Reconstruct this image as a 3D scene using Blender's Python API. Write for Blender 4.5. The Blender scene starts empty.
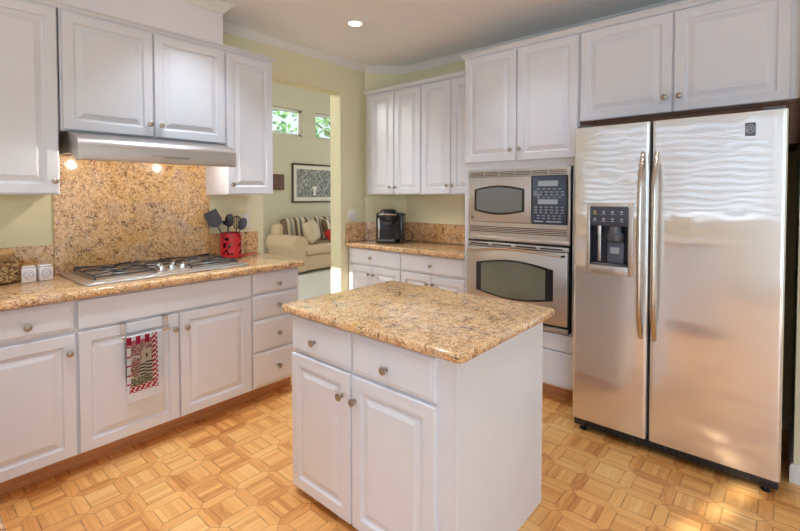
import bpy, bmesh, math, random
from mathutils import Vector, Matrix
random.seed(7)
PI = math.pi
S = bpy.context.scene
COL = S.collection

# ------------------------------------------------------------------ camera
F = 443.0; EYE = 1.372; PITCH = math.radians(1.5); YAW = math.radians(40.993)
cd = bpy.data.cameras.new('camera'); cam = bpy.data.objects.new('camera', cd); COL.objects.link(cam)
cd.sensor_fit = 'HORIZONTAL'; cd.sensor_width = 36.0; cd.lens = F / 800.0 * 36.0
cam.location = (0, 0, EYE)
cam.rotation_euler = (PI / 2 - PITCH, 0, YAW)
cd.shift_y = -(265.5 - 206.0) / 800.0
cd.clip_start = 0.02
S.camera = cam

# ------------------------------------------------------------------ world, light, exposure
S.view_settings.view_transform = 'Standard'; S.view_settings.look = 'None'
S.view_settings.gamma = 1.0; S.view_settings.use_curve_mapping = False
S.view_settings.exposure = 0.12
S.cycles.max_bounces = 10; S.cycles.diffuse_bounces = 6; S.cycles.glossy_bounces = 6
S.cycles.transmission_bounces = 8; S.cycles.sample_clamp_indirect = 6.0
S.cycles.caustics_reflective = False; S.cycles.caustics_refractive = False

world = bpy.data.worlds.new('sky'); S.world = world; world.use_nodes = True
wn = world.node_tree.nodes; wl = world.node_tree.links
bg = wn['Background']
tcw = wn.new('ShaderNodeTexCoord'); sepw = wn.new('ShaderNodeSeparateXYZ'); rampw = wn.new('ShaderNodeValToRGB')
wl.new(tcw.outputs['Generated'], sepw.inputs[0]); wl.new(sepw.outputs['Z'], rampw.inputs[0])
rampw.color_ramp.elements[0].position = 0.0; rampw.color_ramp.elements[0].color = (0.80, 0.86, 0.90, 1)
rampw.color_ramp.elements[1].position = 0.7; rampw.color_ramp.elements[1].color = (0.42, 0.62, 0.95, 1)
wl.new(rampw.outputs[0], bg.inputs['Color']); bg.inputs['Strength'].default_value = 1.5

def area(name, loc, rot, sx, sy, power, color=(1, 1, 1), spread=PI):
    l = bpy.data.lights.new(name, 'AREA'); l.shape = 'RECTANGLE'; l.size = sx; l.size_y = sy
    l.energy = power; l.color = color; l.spread = spread
    o = bpy.data.objects.new(name, l); COL.objects.link(o); o.location = loc; o.rotation_euler = rot
    return o
# daylight outside the breakfast window, and outside unseen openings added for light
area('daylight_front_wall', (-1.25, -2.85, 1.75), (PI / 2, 0, 0), 3.6, 1.7, 27, (0.44, 0.70, 1.0))
area('daylight_front_wall', (1.92, -2.75, 1.30), (PI / 2, 0, 0), 1.6, 2.4, 72, (0.40, 0.67, 1.0))  # unseen second opening, added to light the island front
area('added_daylight_east', (3.05, 0.6, 1.25), (0, PI / 2, 0), 2.3, 3.4, 15, (0.52, 0.75, 1.0))  # fill from an added patio door on the unseen east side
area('added_daylight_living', (-5.2, 8.35, 1.7), (-PI / 2, 0, 0), 3.4, 2.4, 20, (1.0, 0.98, 0.93))  # unseen north opening, added to light the living room
area('daylight_living_window', (-5.45, 0.1, 2.9), (PI / 2 - 0.5, 0, 0), 2.4, 0.9, 100, (0.98, 0.99, 0.97))  # high unseen opening, placed to brighten the jamb reveal
sl = bpy.data.lights.new('sun', 'SUN'); sl.energy = 9.0; sl.angle = math.radians(0.7); sl.color = (1.0, 0.95, 0.84)
sun = bpy.data.objects.new('sun', sl); COL.objects.link(sun); sun.location = (-3, -8, 6)
sun.rotation_euler = Vector((0.33, 1.0, -0.469)).to_track_quat('-Z', 'Y').to_euler()
CAN_POWER = 4.8

# ------------------------------------------------------------------ materials
def lin(r, g, b):
    f = lambda c: (c / 255 / 12.92) if c / 255 <= 0.04045 else ((c / 255 + 0.055) / 1.055) ** 2.4
    return (f(r), f(g), f(b), 1.0)

class NT:
    """small helper that writes node expressions"""
    def __init__(s, m):
        s.m = m; s.t = m.node_tree; s.N = s.t.nodes; s.L = s.t.links
        s.bsdf = s.N['Principled BSDF']
    def node(s, k, **kw):
        n = s.N.new(k)
        for a, b in kw.items(): setattr(n, a, b)
        return n
    def put(s, sock, v):
        if isinstance(v, bpy.types.NodeSocket): s.L.new(v, sock)
        else: sock.default_value = v
    def math(s, op, a, b=None, c=None):
        n = s.node('ShaderNodeMath', operation=op); s.put(n.inputs[0], a)
        if b is not None: s.put(n.inputs[1], b)
        if c is not None: s.put(n.inputs[2], c)
        return n.outputs[0]
    def mix(s, f, a, b):
        n = s.node('ShaderNodeMix', data_type='RGBA'); s.put(n.inputs[0], f); s.put(n.inputs[6], a); s.put(n.inputs[7], b)
        return n.outputs[2]
    def sel(s, f, a, b):   # f ? b : a  on floats
        n = s.node('ShaderNodeMix', data_type='FLOAT'); s.put(n.inputs[0], f); s.put(n.inputs[2], a); s.put(n.inputs[3], b)
        return n.outputs[0]
    def obj_coord(s):
        return s.node('ShaderNodeTexCoord').outputs['Object']
    def world_pos(s):
        return s.node('ShaderNodeNewGeometry').outputs['Position']
    def scaled(s, vec, sc):
        n = s.node('ShaderNodeMapping'); s.L.new(vec, n.inputs[0]); n.inputs['Scale'].default_value = sc
        return n.outputs[0]
    def noise(s, vec, scale, detail=3, rough=0.5, dist=0.0):
        n = s.node('ShaderNodeTexNoise'); s.L.new(vec, n.inputs['Vector'])
        n.inputs['Scale'].default_value = scale; n.inputs['Detail'].default_value = detail
        n.inputs['Roughness'].default_value = rough; n.inputs['Distortion'].default_value = dist
        return n.outputs[0]
    def voronoi(s, vec, scale, rnd=1.0):
        n = s.node('ShaderNodeTexVoronoi'); s.L.new(vec, n.inputs['Vector']); n.inputs['Scale'].default_value = scale
        n.inputs['Randomness'].default_value = rnd
        return n
    def ramp(s, f, stops, interp='LINEAR'):
        n = s.node('ShaderNodeValToRGB'); s.L.new(f, n.inputs[0]); cr = n.color_ramp; cr.interpolation = interp
        while len(cr.elements) < len(stops): cr.elements.new(0.5)
        for e, (p, c) in zip(cr.elements, stops): e.position = p; e.color = c
        return n.outputs[0]
    def bump(s, h, strength, dist=0.01):
        n = s.node('ShaderNodeBump'); s.L.new(h, n.inputs['Height'])
        n.inputs['Strength'].default_value = strength; n.inputs['Distance'].default_value = dist
        s.L.new(n.outputs[0], s.bsdf.inputs['Normal'])

def mat(name, col=(0.8, 0.8, 0.8, 1), rough=0.5, metal=0.0, spec=0.5, coat=0.0, emit=None, estr=0.0, trans=0.0, var=0.03, vscale=6.0):
    m = bpy.data.materials.new(name); m.use_nodes = True
    t = NT(m); b = t.bsdf
    b.inputs['Roughness'].default_value = rough; b.inputs['Metallic'].default_value = metal
    b.inputs['Specular IOR Level'].default_value = spec; b.inputs['Coat Weight'].default_value = coat
    b.inputs['Transmission Weight'].default_value = trans
    if emit: b.inputs['Emission Color'].default_value = emit; b.inputs['Emission Strength'].default_value = estr
    if var > 0:
        n = t.noise(t.obj_coord(), vscale, 3)
        lo = tuple(c * (1 - var) for c in col[:3]) + (1,); hi = tuple(min(1, c * (1 + var)) for c in col[:3]) + (1,)
        t.L.new(t.ramp(n, [(0.3, lo), (0.7, hi)]), b.inputs['Base Color'])
    else:
        b.inputs['Base Color'].default_value = col
    return m

WHITE = mat('white_cabinet_paint', lin(226, 225, 230), 0.32, spec=0.45, var=0.012)
DOORW = WHITE
TRIMW = mat('white_trim_paint', lin(233, 230, 226), 0.45, var=0.01)
WALLM = mat('pale_sage_wall_paint', lin(230, 223, 188), 0.75, spec=0.25, var=0.015)
LWALL = mat('living_room_wall_paint', lin(206, 200, 178), 0.8, spec=0.2, var=0.015)
CEIL = mat('ceiling_paint', lin(242, 242, 245), 0.9, spec=0.1, var=0.01)
PINKW = mat('soffit_paint', lin(232, 227, 231), 0.4, var=0.01)
NICKEL = mat('brushed_nickel', lin(176, 166, 152), 0.3, 1.0, var=0.0)
CHROME = mat('bright_chrome', lin(225, 222, 218), 0.12, 1.0, var=0.0)
BLACKP = mat('black_plastic', lin(30, 30, 34), 0.35, var=0.0)
BLACKG = mat('black_gloss', lin(16, 17, 22), 0.08, coat=0.6, var=0.0)
CASTIRON = mat('cast_iron', lin(66, 63, 64), 0.45, spec=0.5, var=0.05)
GREYP = mat('grey_plastic', lin(92, 92, 98), 0.3, var=0.0)
DKGREY = mat('dark_grey_nylon', lin(72, 72, 80), 0.4, var=0.0)
RED = mat('red_enamel', lin(200, 28, 40), 0.3, coat=0.3, var=0.05)
SHADOWED = mat('dark_hollow', lin(20, 18, 18), 0.8, var=0.0)
WOODTOE = None
RAWWOOD = mat('brown_raw_wood', lin(112, 78, 58), 0.6, var=0.15, vscale=25)
CARPET = mat('pale_carpet', lin(222, 220, 214), 0.95, spec=0.1, var=0.03, vscale=60)
SOFAF = mat('beige_upholstery', lin(212, 188, 160), 0.85, spec=0.2, var=0.04, vscale=30)
CREAMF = mat('cream_pillow_cloth', lin(208, 192, 166), 0.85, spec=0.2, var=0.04, vscale=30)
REDF = mat('red_cloth', lin(178, 34, 34), 0.85, var=0.05)
FRAMEW = mat('dark_mahogany_frame', lin(66, 34, 24), 0.35, var=0.15, vscale=20)
MATB = mat('ivory_picture_mount', lin(226, 222, 208), 0.8, var=0.0)
LAMPE = mat('lamp_glow', (1, 1, 1, 1), 0.5, emit=(1.0, 0.93, 0.80, 1), estr=9.0, var=0.0)
CLOTHW = mat('white_cotton', lin(250, 249, 252), 0.9, spec=0.1, var=0.03, vscale=80)
CERAM = mat('white_ceramic', lin(236, 230, 232), 0.2, coat=0.3, var=0.0)
CERLINE = mat('grey_glaze_line', lin(150, 148, 158), 0.3, var=0.0)
NUTS = mat('dried_bean_tan', lin(206, 172, 128), 0.6, var=0.25, vscale=60)
NUTD = mat('dried_bean_brown', lin(142, 100, 66), 0.6, var=0.2, vscale=60)
CORKM = mat('cork_lid', lin(196, 160, 112), 0.8, var=0.12, vscale=90)
PLATEW = mat('white_switch_plastic', lin(236, 232, 224), 0.35, var=0.0)
LEAF = mat('green_leaf', lin(150, 190, 132), 0.6, var=0.35, vscale=3)
BARK = mat('tree_bark', lin(92, 76, 60), 0.9, var=0.2)
DISPL = mat('pale_grey_display', lin(176, 186, 196), 0.2, var=0.0)
KEYM = mat('grey_key_print', lin(140, 150, 164), 0.35, var=0.0)
PANELB = mat('blue_black_control_glass', lin(66, 76, 94), 0.12, coat=0.4, var=0.0)

def glass(name, col=(1, 1, 1, 1), rough=0.0, ior=1.5):
    m = bpy.data.materials.new(name); m.use_nodes = True; t = NT(m)
    tr = t.node('ShaderNodeBsdfTransparent'); gl = t.node('ShaderNodeBsdfGlossy'); mx = t.node('ShaderNodeMixShader')
    fr = t.node('ShaderNodeFresnel'); fr.inputs[0].default_value = ior
    tr.inputs[0].default_value = col; gl.inputs['Roughness'].default_value = rough
    t.L.new(fr.outputs[0], mx.inputs[0]); t.L.new(tr.outputs[0], mx.inputs[1]); t.L.new(gl.outputs[0], mx.inputs[2])
    t.L.new(mx.outputs[0], t.N['Material Output'].inputs['Surface'])
    return m
PANE = glass('window_glass', (0.95, 0.98, 0.96, 1))
JARG = glass('jar_glass', (0.97, 0.98, 0.96, 1), ior=1.06)

def granite():
    m = bpy.data.materials.new('gold_granite'); m.use_nodes = True; t = NT(m)
    p = t.world_pos()
    broad = t.noise(p, 4.0, 3, 0.55, 0.8)
    mid = t.noise(p, 58.0, 5, 0.72, 1.0)
    base = t.ramp(mid, [(0.32, lin(138, 92, 58)), (0.41, lin(196, 142, 92)), (0.49, lin(226, 178, 124)), (0.60, lin(242, 208, 164)), (0.70, lin(236, 212, 180))])
    gold = t.mix(t.ramp(broad, [(0.50, (0, 0, 0, 1)), (0.64, (1, 1, 1, 1))]), base, t.mix(0.55, base, lin(218, 166, 88)))
    mauve = t.noise(p, 5.5, 2, 0.5)
    gold = t.mix(t.ramp(mauve, [(0.56, (0, 0, 0, 1)), (0.70, (0.5, 0.5, 0.5, 1))]), gold, lin(198, 170, 152))
    fine = t.noise(p, 135.0, 4, 0.7, 0.8)
    clump = t.noise(p, 18.0, 3, 0.6)
    th = t.math('ADD', t.math('MULTIPLY', fine, 0.75), t.math('MULTIPLY', clump, 0.42))
    dark = t.ramp(th, [(0.495, (1, 1, 1, 1)), (0.53, (0, 0, 0, 1))])
    c1 = t.mix(dark, gold, lin(86, 52, 34))
    sp = t.math('GREATER_THAN', t.noise(p, 95.0, 2, 0.5), 0.63)
    c2 = t.mix(t.math('MULTIPLY', sp, 0.7), c1, lin(240, 224, 198))
    gs = t.math('LESS_THAN', t.noise(p, 70.0, 3, 0.6, 0.3), 0.36)
    c3 = t.mix(t.math('MULTIPLY', gs, 0.45), c2, lin(128, 110, 98))
    t.L.new(c3, t.bsdf.inputs['Base Color'])
    t.bsdf.inputs['Roughness'].default_value = 0.12
    t.bsdf.inputs['Specular IOR Level'].default_value = 0.5
    return m
GRAN = granite()

def steel(name, col, rough, wave=0.0, grain=(2, 2, 300), gstr=0.03, aniso=0.0):
    m = bpy.data.materials.new(name); m.use_nodes = True; t = NT(m); b = t.bsdf
    p = t.world_pos()
    b.inputs['Metallic'].default_value = 1.0
    g = t.noise(t.scaled(p, grain), 1.0, 3, 0.6)
    t.L.new(t.ramp(g, [(0.3, tuple(c * 0.95 for c in col[:3]) + (1,)), (0.7, col)]), b.inputs['Base Color'])
    t.L.new(t.math('ADD', t.math('MULTIPLY', g, 0.08), rough - 0.04), b.inputs['Roughness'])
    h = t.math('MULTIPLY', g, gstr * 0.01)
    if wave > 0:
        w = t.noise(t.scaled(p, (5.5, 1.0, 4.0)), 1.0, 1.0, 0.5, 0.4)
        h = t.math('ADD', h, t.math('MULTIPLY', w, wave))
    t.bump(h, 1.0, 1.0)
    if aniso > 0:
        b.inputs['Anisotropic'].default_value = aniso
        tv = t.node('ShaderNodeCombineXYZ'); tv.inputs[0].default_value = 1.0; t.L.new(tv.outputs[0], b.inputs['Tangent'])
        g2 = t.node('ShaderNodeBsdfPrincipled'); g2.inputs['Base Color'].default_value = col; g2.inputs['Metallic'].default_value = 1.0; g2.inputs['Roughness'].default_value = 0.5
        ms = t.node('ShaderNodeMixShader'); ms.inputs[0].default_value = 0.42
        t.L.new(b.outputs[0], ms.inputs[1]); t.L.new(g2.outputs[0], ms.inputs[2]); t.L.new(ms.outputs[0], t.N['Material Output'].inputs['Surface'])
    return m
STEEL = steel('brushed_stainless', lin(216, 212, 208), 0.36)
FRIDGE_STEEL = steel('fridge_stainless', lin(242, 239, 237), 0.10, wave=0.0016, grain=(260, 260, 2), gstr=0.0, aniso=1.0)
HOODST = steel('hood_stainless', lin(204, 196, 192), 0.40, grain=(2, 2, 200))
OVENGL = mat('oven_window_glass', lin(112, 114, 96), 0.06, coat=0.5, spec=0.8, var=0.0)  # greenish beige reflection is put into the glass colour
MWGL = mat('microwave_window_mesh', lin(120, 122, 122), 0.10, coat=0.5, var=0.0)

def parquet():
    m = bpy.data.materials.new('oak_parquet'); m.use_nodes = True; t = NT(m); M = t.math
    p = t.world_pos(); sx = t.node('ShaderNodeSeparateXYZ'); t.L.new(p, sx.inputs[0])
    PITCHP = 0.1695; w = 0.155
    X = M('DIVIDE', M('ADD', sx.outputs[0], 0.549), PITCHP); Y = M('DIVIDE', M('ADD', sx.outputs[1], -2.05), PITCHP)
    ix = M('FLOOR', X); iy = M('FLOOR', Y); u = M('SUBTRACT', X, ix); v = M('SUBTRACT', Y, iy)
    dx = M('MINIMUM', u, M('SUBTRACT', 1.0, u)); dy = M('MINIMUM', v, M('SUBTRACT', 1.0, v))
    mn = M('MINIMUM', dx, dy)
    isp = M('LESS_THAN', mn, w)
    vert = M('LESS_THAN', dx, dy)                         # picket lies on a vertical (y running) edge
    par = M('MODULO', M('ABSOLUTE', M('ADD', ix, iy)), 2.0)
    c = t.sel(par, u, v)
    sl = M('MULTIPLY', M('SUBTRACT', c, w), 5.0 / (1 - 2 * w)); si = M('FLOOR', sl); sf = M('SUBTRACT', sl, si)
    pix = M('ADD', ix, M('ROUND', u)); piy = M('ADD', iy, M('ROUND', v))
    idx = t.sel(isp, ix, t.sel(vert, ix, pix)); idy = t.sel(isp, iy, t.sel(vert, piy, iy))
    idz = t.sel(isp, si, t.sel(vert, 21.0, 37.0))
    cmb = t.node('ShaderNodeCombineXYZ')
    for k, s_ in enumerate((idx, idy, idz)): t.L.new(s_, cmb.inputs[k])
    wn_ = t.node('ShaderNodeTexWhiteNoise', noise_dimensions='3D'); t.L.new(cmb.outputs[0], wn_.inputs['Vector'])
    rnd = wn_.outputs['Value']
    # block to block shade
    cb = t.node('ShaderNodeCombineXYZ'); t.L.new(ix, cb.inputs[0]); t.L.new(iy, cb.inputs[1])
    wb = t.node('ShaderNodeTexWhiteNoise', noise_dimensions='3D'); t.L.new(cb.outputs[0], wb.inputs['Vector'])
    # grain runs along y when the slats are cut along u, else along x
    aly = t.sel(isp, M('SUBTRACT', 1.0, par), vert)
    gx = t.noise(t.scaled(p, (14, 190, 1)), 1.0, 4, 0.65); gy = t.noise(t.scaled(p, (190, 14, 1)), 1.0, 4, 0.65)
    gr = t.sel(aly, gx, gy)
    tone = M('ADD', M('ADD', M('MULTIPLY', rnd, 0.36), M('MULTIPLY', wb.outputs['Value'], 0.22)), M('MULTIPLY', gr, 0.62))
    tone = M('SUBTRACT', tone, M('MULTIPLY', isp, 0.07))
    col = t.ramp(tone, [(0.26, lin(196, 120, 58)), (0.48, lin(230, 162, 92)), (0.68, lin(240, 178, 106)), (0.95, lin(248, 200, 132))])
    e1 = M('LESS_THAN', M('ABSOLUTE', M('SUBTRACT', mn, w)), 0.015)
    e2 = M('MULTIPLY', isp, M('LESS_THAN', M('ABSOLUTE', M('SUBTRACT', dx, dy)), 0.012))
    wear = M('ADD', 0.25, M('MULTIPLY', 1.6, M('SUBTRACT', t.noise(p, 9.0, 2, 0.5), 0.25)))
    ef = M('MULTIPLY', M('MAXIMUM', e1, e2), wear)
    es = M('MULTIPLY', M('SUBTRACT', 1.0, isp), M('LESS_THAN', M('MINIMUM', sf, M('SUBTRACT', 1.0, sf)), 0.04))
    line = M('MAXIMUM', M('MULTIPLY', ef, 0.85), M('MULTIPLY', es, 0.30))
    col = t.mix(line, col, lin(150, 88, 40))
    t.L.new(col, t.bsdf.inputs['Base Color'])
    t.bsdf.inputs['Roughness'].default_value = 0.34
    t.bump(M('SUBTRACT', 1.0, ef), 0.25, 0.002)
    return m
PARQ = parquet()

def woodtoe():
    m = bpy.data.materials.new('oak_toe_board'); m.use_nodes = True; t = NT(m)
    g = t.noise(t.scaled(t.world_pos(), (6, 6, 120)), 1.0, 3, 0.6)
    t.L.new(t.ramp(g, [(0.3, lin(178, 120, 80)), (0.7, lin(216, 160, 112))]), t.bsdf.inputs['Base Color'])
    t.bsdf.inputs['Roughness'].default_value = 0.45
    return m
WOODTOE = woodtoe()

def stripes():
    m = bpy.data.materials.new('striped_sofa_cloth'); m.use_nodes = True; t = NT(m); M = t.math
    sx = t.node('ShaderNodeSeparateXYZ'); t.L.new(t.world_pos(), sx.inputs[0])
    f = M('FRACT', M('DIVIDE', sx.outputs[1], 0.46))
    c = t.ramp(f, [(0.0, lin(112, 92, 74)), (0.16, lin(212, 198, 170)), (0.26, lin(150, 146, 138)), (0.40, lin(206, 190, 160)), (0.48, lin(112, 90, 74)), (0.62, lin(218, 204, 178)), (0.72, lin(128, 120, 108)), (0.85, lin(220, 206, 182))], 'CONSTANT')
    t.L.new(c, t.bsdf.inputs['Base Color']); t.bsdf.inputs['Roughness'].default_value = 0.85
    return m
STRIPE = stripes()

def engraving():
    m = bpy.data.materials.new('monochrome_print'); m.use_nodes = True; t = NT(m)
    n = t.noise(t.world_pos(), 26.0, 5, 0.7, 1.2)
    t.L.new(t.ramp(n, [(0.36, lin(52, 54, 56)), (0.5, lin(122, 124, 120)), (0.62, lin(196, 196, 186))]), t.bsdf.inputs['Base Color'])
    t.bsdf.inputs['Roughness'].default_value = 0.5
    return m
PRINT = engraving()
PLAQUE = mat('carved_brown_plaque', lin(104, 72, 58), 0.6, var=0.4, vscale=40)

# ------------------------------------------------------------------ mesh helpers
def B(): return bmesh.new()

def bx(bm, x0, x1, y0, y1, z0, z1, bev=0.0, seg=2, mi=0):
    r = bmesh.ops.create_cube(bm, size=1.0)
    vs = r['verts']
    for v in vs:
        v.co = Vector(((x0 + x1) / 2 + v.co.x * (x1 - x0), (y0 + y1) / 2 + v.co.y * (y1 - y0), (z0 + z1) / 2 + v.co.z * (z1 - z0)))
    fs = {f for v in vs for f in v.link_faces}
    for f in fs: f.material_index = mi
    if bev > 0:
        es = list({e for v in vs for e in v.link_edges})
        bmesh.ops.bevel(bm, geom=es, offset=bev, segments=seg, affect='EDGES', profile=0.5)
    return bm

def loopquads(bm, rings, closed=True, cap0=True, cap1=True, mi=0):
    V = [[bm.verts.new(p) for p in r] for r in rings]
    n = len(V[0])
    for a, b in zip(V[:-1], V[1:]):
        for i in range(n if closed else n - 1):
            j = (i + 1) % n
            try:
                f = bm.faces.new((a[i], a[j], b[j], b[i])); f.material_index = mi
            except ValueError: pass
    if cap0:
        f = bm.faces.new(list(reversed(V[0]))); f.material_index = mi
    if cap1:
        f = bm.faces.new(V[-1]); f.material_index = mi
    return bm

def frame_axes(d):
    d = d.normalized(); a = Vector((0, 0, 1)) if abs(d.z) < 0.9 else Vector((1, 0, 0))
    s = d.cross(a).normalized(); return s, s.cross(d).normalized()

def tube(bm, pts, r, n=8, mi=0, squash=1.0):
    pts = [Vector(p) for p in pts]; R = r if isinstance(r, (list, tuple)) else [r] * len(pts)
    rings = []; s, t = frame_axes(pts[1] - pts[0])
    for i, p in enumerate(pts):
        d = (pts[min(i + 1, len(pts) - 1)] - pts[max(i - 1, 0)]).normalized()
        s = (s - d * s.dot(d)).normalized(); t = d.cross(s)
        rings.append([p + (s * math.cos(2 * PI * k / n) + t * math.sin(2 * PI * k / n) * squash) * R[i] for k in range(n)])
    return loopquads(bm, rings, mi=mi)

def lathe(bm, prof, c=(0, 0, 0), n=20, axis='Z', mi=0):
    c = Vector(c); rings = []
    for r, h in prof:
        r = max(r, 1e-5); ring = []
        for k in range(n):
            a = 2 * PI * k / n; x, y = r * math.cos(a), r * math.sin(a)
            if axis == 'Z': p = Vector((x, y, h))
            elif axis == '-Y': p = Vector((x, -h, y))
            else: p = Vector((h, x, y))
            ring.append(c + p)
        rings.append(ring)
    return loopquads(bm, rings, mi=mi)

def prism(bm, poly, axis, a0, a1, mi=0):
    """poly of 2-D points; axis 'X': (y,z) ; 'Y': (x,z) ; 'Z': (x,y)"""
    def P(q, a):
        if axis == 'X': return (a, q[0], q[1])
        if axis == 'Y': return (q[0], a, q[1])
        return (q[0], q[1], a)
    return loopquads(bm, [[P(q, a0) for q in poly], [P(q, a1) for q in poly]], mi=mi)

def sweep(bm, path, prof, side=1):
    """profile (out, z) along a flat path; out points to the right of travel when side=1"""
    pts = [Vector((p[0], p[1])) for p in path]; rings = []
    for i, p in enumerate(pts):
        ds = []
        if i > 0: ds.append((pts[i] - pts[i - 1]).normalized())
        if i < len(pts) - 1: ds.append((pts[i + 1] - pts[i]).normalized())
        ns = [Vector((d.y, -d.x)) * side for d in ds]
        nn = ns[0] if len(ns) == 1 else (ns[0] + ns[1]) / (1 + ns[0].dot(ns[1]))
        rings.append([(p.x + nn.x * o, p.y + nn.y * o, z) for o, z in prof])
    return loopquads(bm, rings)

def raised(bm, x0, x1, z0, z1, rings, back=0.0):
    """cabinet front facing -Y: concentric rectangles (inset, y)"""
    R = []
    for ins, y in rings:
        R.append([(x0 + ins, y, z0 + ins), (x1 - ins, y, z0 + ins), (x1 - ins, y, z1 - ins), (x0 + ins, y, z1 - ins)])
    return loopquads(bm, R)

def xform(bm, M):
    bmesh.ops.transform(bm, matrix=M, verts=bm.verts); return bm

LOCM = {}
def obj(name, bm, m, parent=None, loc=None, world=False, smooth=35, label=None):
    """link a bmesh as one object. world=True: the bmesh is in room coordinates"""
    if world and parent is not None and parent.name in LOCM: xform(bm, LOCM[parent.name].inverted())
    bmesh.ops.recalc_face_normals(bm, faces=bm.faces)
    me = bpy.data.meshes.new(name); bm.to_mesh(me); bm.free()
    for k in (m if isinstance(m, (list, tuple)) else [m]): me.materials.append(k)
    if smooth:
        me.polygons.foreach_set('use_smooth', [True] * len(me.polygons)); me.set_sharp_from_angle(angle=math.radians(smooth))
    o = bpy.data.objects.new(name, me); COL.objects.link(o)
    if parent is not None: o.parent = parent
    if loc is not None: o.location = loc
    if label: o['label'] = label
    return o

def struct(name, bm, m, smooth=30, parent=None):
    o = obj(name, bm, m, smooth=smooth, parent=parent)
    if parent is None: o['kind'] = 'structure'
    return o

def props(o, label, cat, group=None):
    o['label'] = label; o['category'] = cat
    if group: o['group'] = group
    return o

def thing(name, label, cat, loc=(0, 0, 0), rotz=0.0, group=None):
    o = bpy.data.objects.new(name, None); COL.objects.link(o); o.empty_display_size = 0.1
    o.location = loc; o.rotation_euler = (0, 0, rotz)
    LOCM[o.name] = Matrix.Translation(Vector(loc)) @ Matrix.Rotation(rotz, 4, 'Z')
    return props(o, label, cat, group)

def solo(name, bm, m, label, cat, loc, group=None, smooth=35):
    xform(bm, Matrix.Translation(-Vector(loc)))
    o = obj(name, bm, m, loc=loc, smooth=smooth)
    return props(o, label, cat, group)

def part_copy(o, parent, loc=None):
    c = o.copy(); COL.objects.link(c); c.parent = parent
    if loc is not None: c.location = loc
    return c

def copy_tree(o, loc=None, rotz=None, label=None):
    c = o.copy(); COL.objects.link(c)
    if loc is not None: c.location = loc
    if rotz is not None: c.rotation_euler = (0, 0, rotz)
    if label: c['label'] = label
    for ch in list(o.children):
        d = ch.copy(); COL.objects.link(d); d.parent = c
        for g in list(ch.children):
            e = g.copy(); COL.objects.link(e); e.parent = d
    return c

# ------------------------------------------------------------------ room shell
XW, YB, ZC = -3.18, 3.42, 2.64
bm = B(); bx(bm, -3.26, 2.9, -2.6, 3.6, -0.06, 0.0); struct('floor', bm, PARQ)
bm = B(); bx(bm, -7.4, -3.26, 0.3, 8.3, -0.06, 0.0); struct('floor_living_room', bm, CARPET)
bm = B(); bx(bm, -3.30, 2.9, -2.6, 3.6, ZC, ZC + 0.12); struct('ceiling', bm, CEIL)
bm = B(); bx(bm, -7.4, -3.18, 0.3, 8.3, 3.7, 3.8); struct('ceiling_living_room', bm, CEIL)
bm = B()
bx(bm, -3.325, XW, -2.6, 1.975, 0, ZC)
bx(bm, -3.325, XW, 1.975, 2.80, 2.33, ZC)
bx(bm, -3.325, XW, 2.80, 3.6, 0, ZC)
struct('wall_left', bm, WALLM)
bm = B(); bx(bm, XW, 0.6, YB, YB + 0.15, 0, ZC); struct('wall_back', bm, WALLM)
bm = B(); prism(bm, [(XW, 3.125), (XW, YB), (-2.885, YB)], 'Z', 0, ZC); struct('wall_corner', bm, WALLM)
bm = B(); bx(bm, 0.052, 0.6, 2.80, YB, 0, ZC); struct('wall_right', bm, WALLM)
# walls behind the photographer with the breakfast window and unseen openings added to let light in
bm = B()
WY = -2.45; wx0, wx1, wz0, wz1 = -2.95, 0.45, 0.98, 2.50
bx(bm, XW, wx0, WY - 0.15, WY, 0, ZC); bx(bm, wx1, 1.20, WY - 0.15, WY, 0, ZC); bx(bm, 2.65, 2.75, WY - 0.15, WY, 0, ZC)
bx(bm, 1.20, 2.65, WY - 0.15, WY, 0, 0.08); bx(bm, 1.20, 2.65, WY - 0.15, WY, wz1, ZC)
bx(bm, wx0, wx1, WY - 0.15, WY, 0, wz0); bx(bm, wx0, wx1, WY - 0.15, WY, wz1, ZC)
struct('wall_front', bm, WALLM)
bm = B()
bx(bm, 2.75, 2.9, -2.6, -1.2, 0, ZC); bx(bm, 2.75, 2.9, 2.4, 3.6, 0, ZC); bx(bm, 2.75, 2.9, -1.2, 2.4, 2.35, ZC)
bx(bm, 0.6, 2.75, YB, YB + 0.15, 0, ZC)
struct('wall_east', bm, WALLM)
# breakfast window: frame and horizontal shutter slats
bm = B()
for x in (wx0, -0.72, wx1 - 0.06): bx(bm, x, x + 0.06, WY - 0.12, WY + 0.01, wz0, wz1, 0.004)
bx(bm, wx0, wx1, WY - 0.12, WY + 0.01, wz0, wz0 + 0.05); bx(bm, wx0, wx1, WY - 0.12, WY + 0.01, wz1 - 0.05, wz1)
for a, b_, c, d in ((-1.90, -1.84, wz0, wz1), (-1.74, -1.66, wz0, wz1), (-1.84, -1.74, wz0, 2.14), (-1.84, -1.74, 2.20, 2.235), (-1.84, -1.74, 2.295, 2.33), (-1.84, -1.74, 2.39, wz1)):
    bx(bm, a, b_, WY - 0.06, WY - 0.035, c, d)  # unseen panel with small gaps, shaped to drop sun spots on the floor
win3 = struct('window_3', bm, TRIMW)
bm = B(); z = wz0 + 0.09
while z < wz1 - 0.08:
    prism(bm, [(WY - 0.075, z - 0.004), (WY - 0.012, z + 0.066), (WY - 0.012, z + 0.071), (WY - 0.075, z + 0.002)], 'X', wx0 + 0.06, -1.90)
    prism(bm, [(WY - 0.075, z - 0.004), (WY - 0.012, z + 0.066), (WY - 0.012, z + 0.071), (WY - 0.075, z + 0.002)], 'X', -1.66, wx1 - 0.06)
    z += 0.100
struct('shutter', bm, mat('grey_shutter_paint', lin(172, 172, 174), 0.5, var=0.01), parent=win3)
bm = B()
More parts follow.
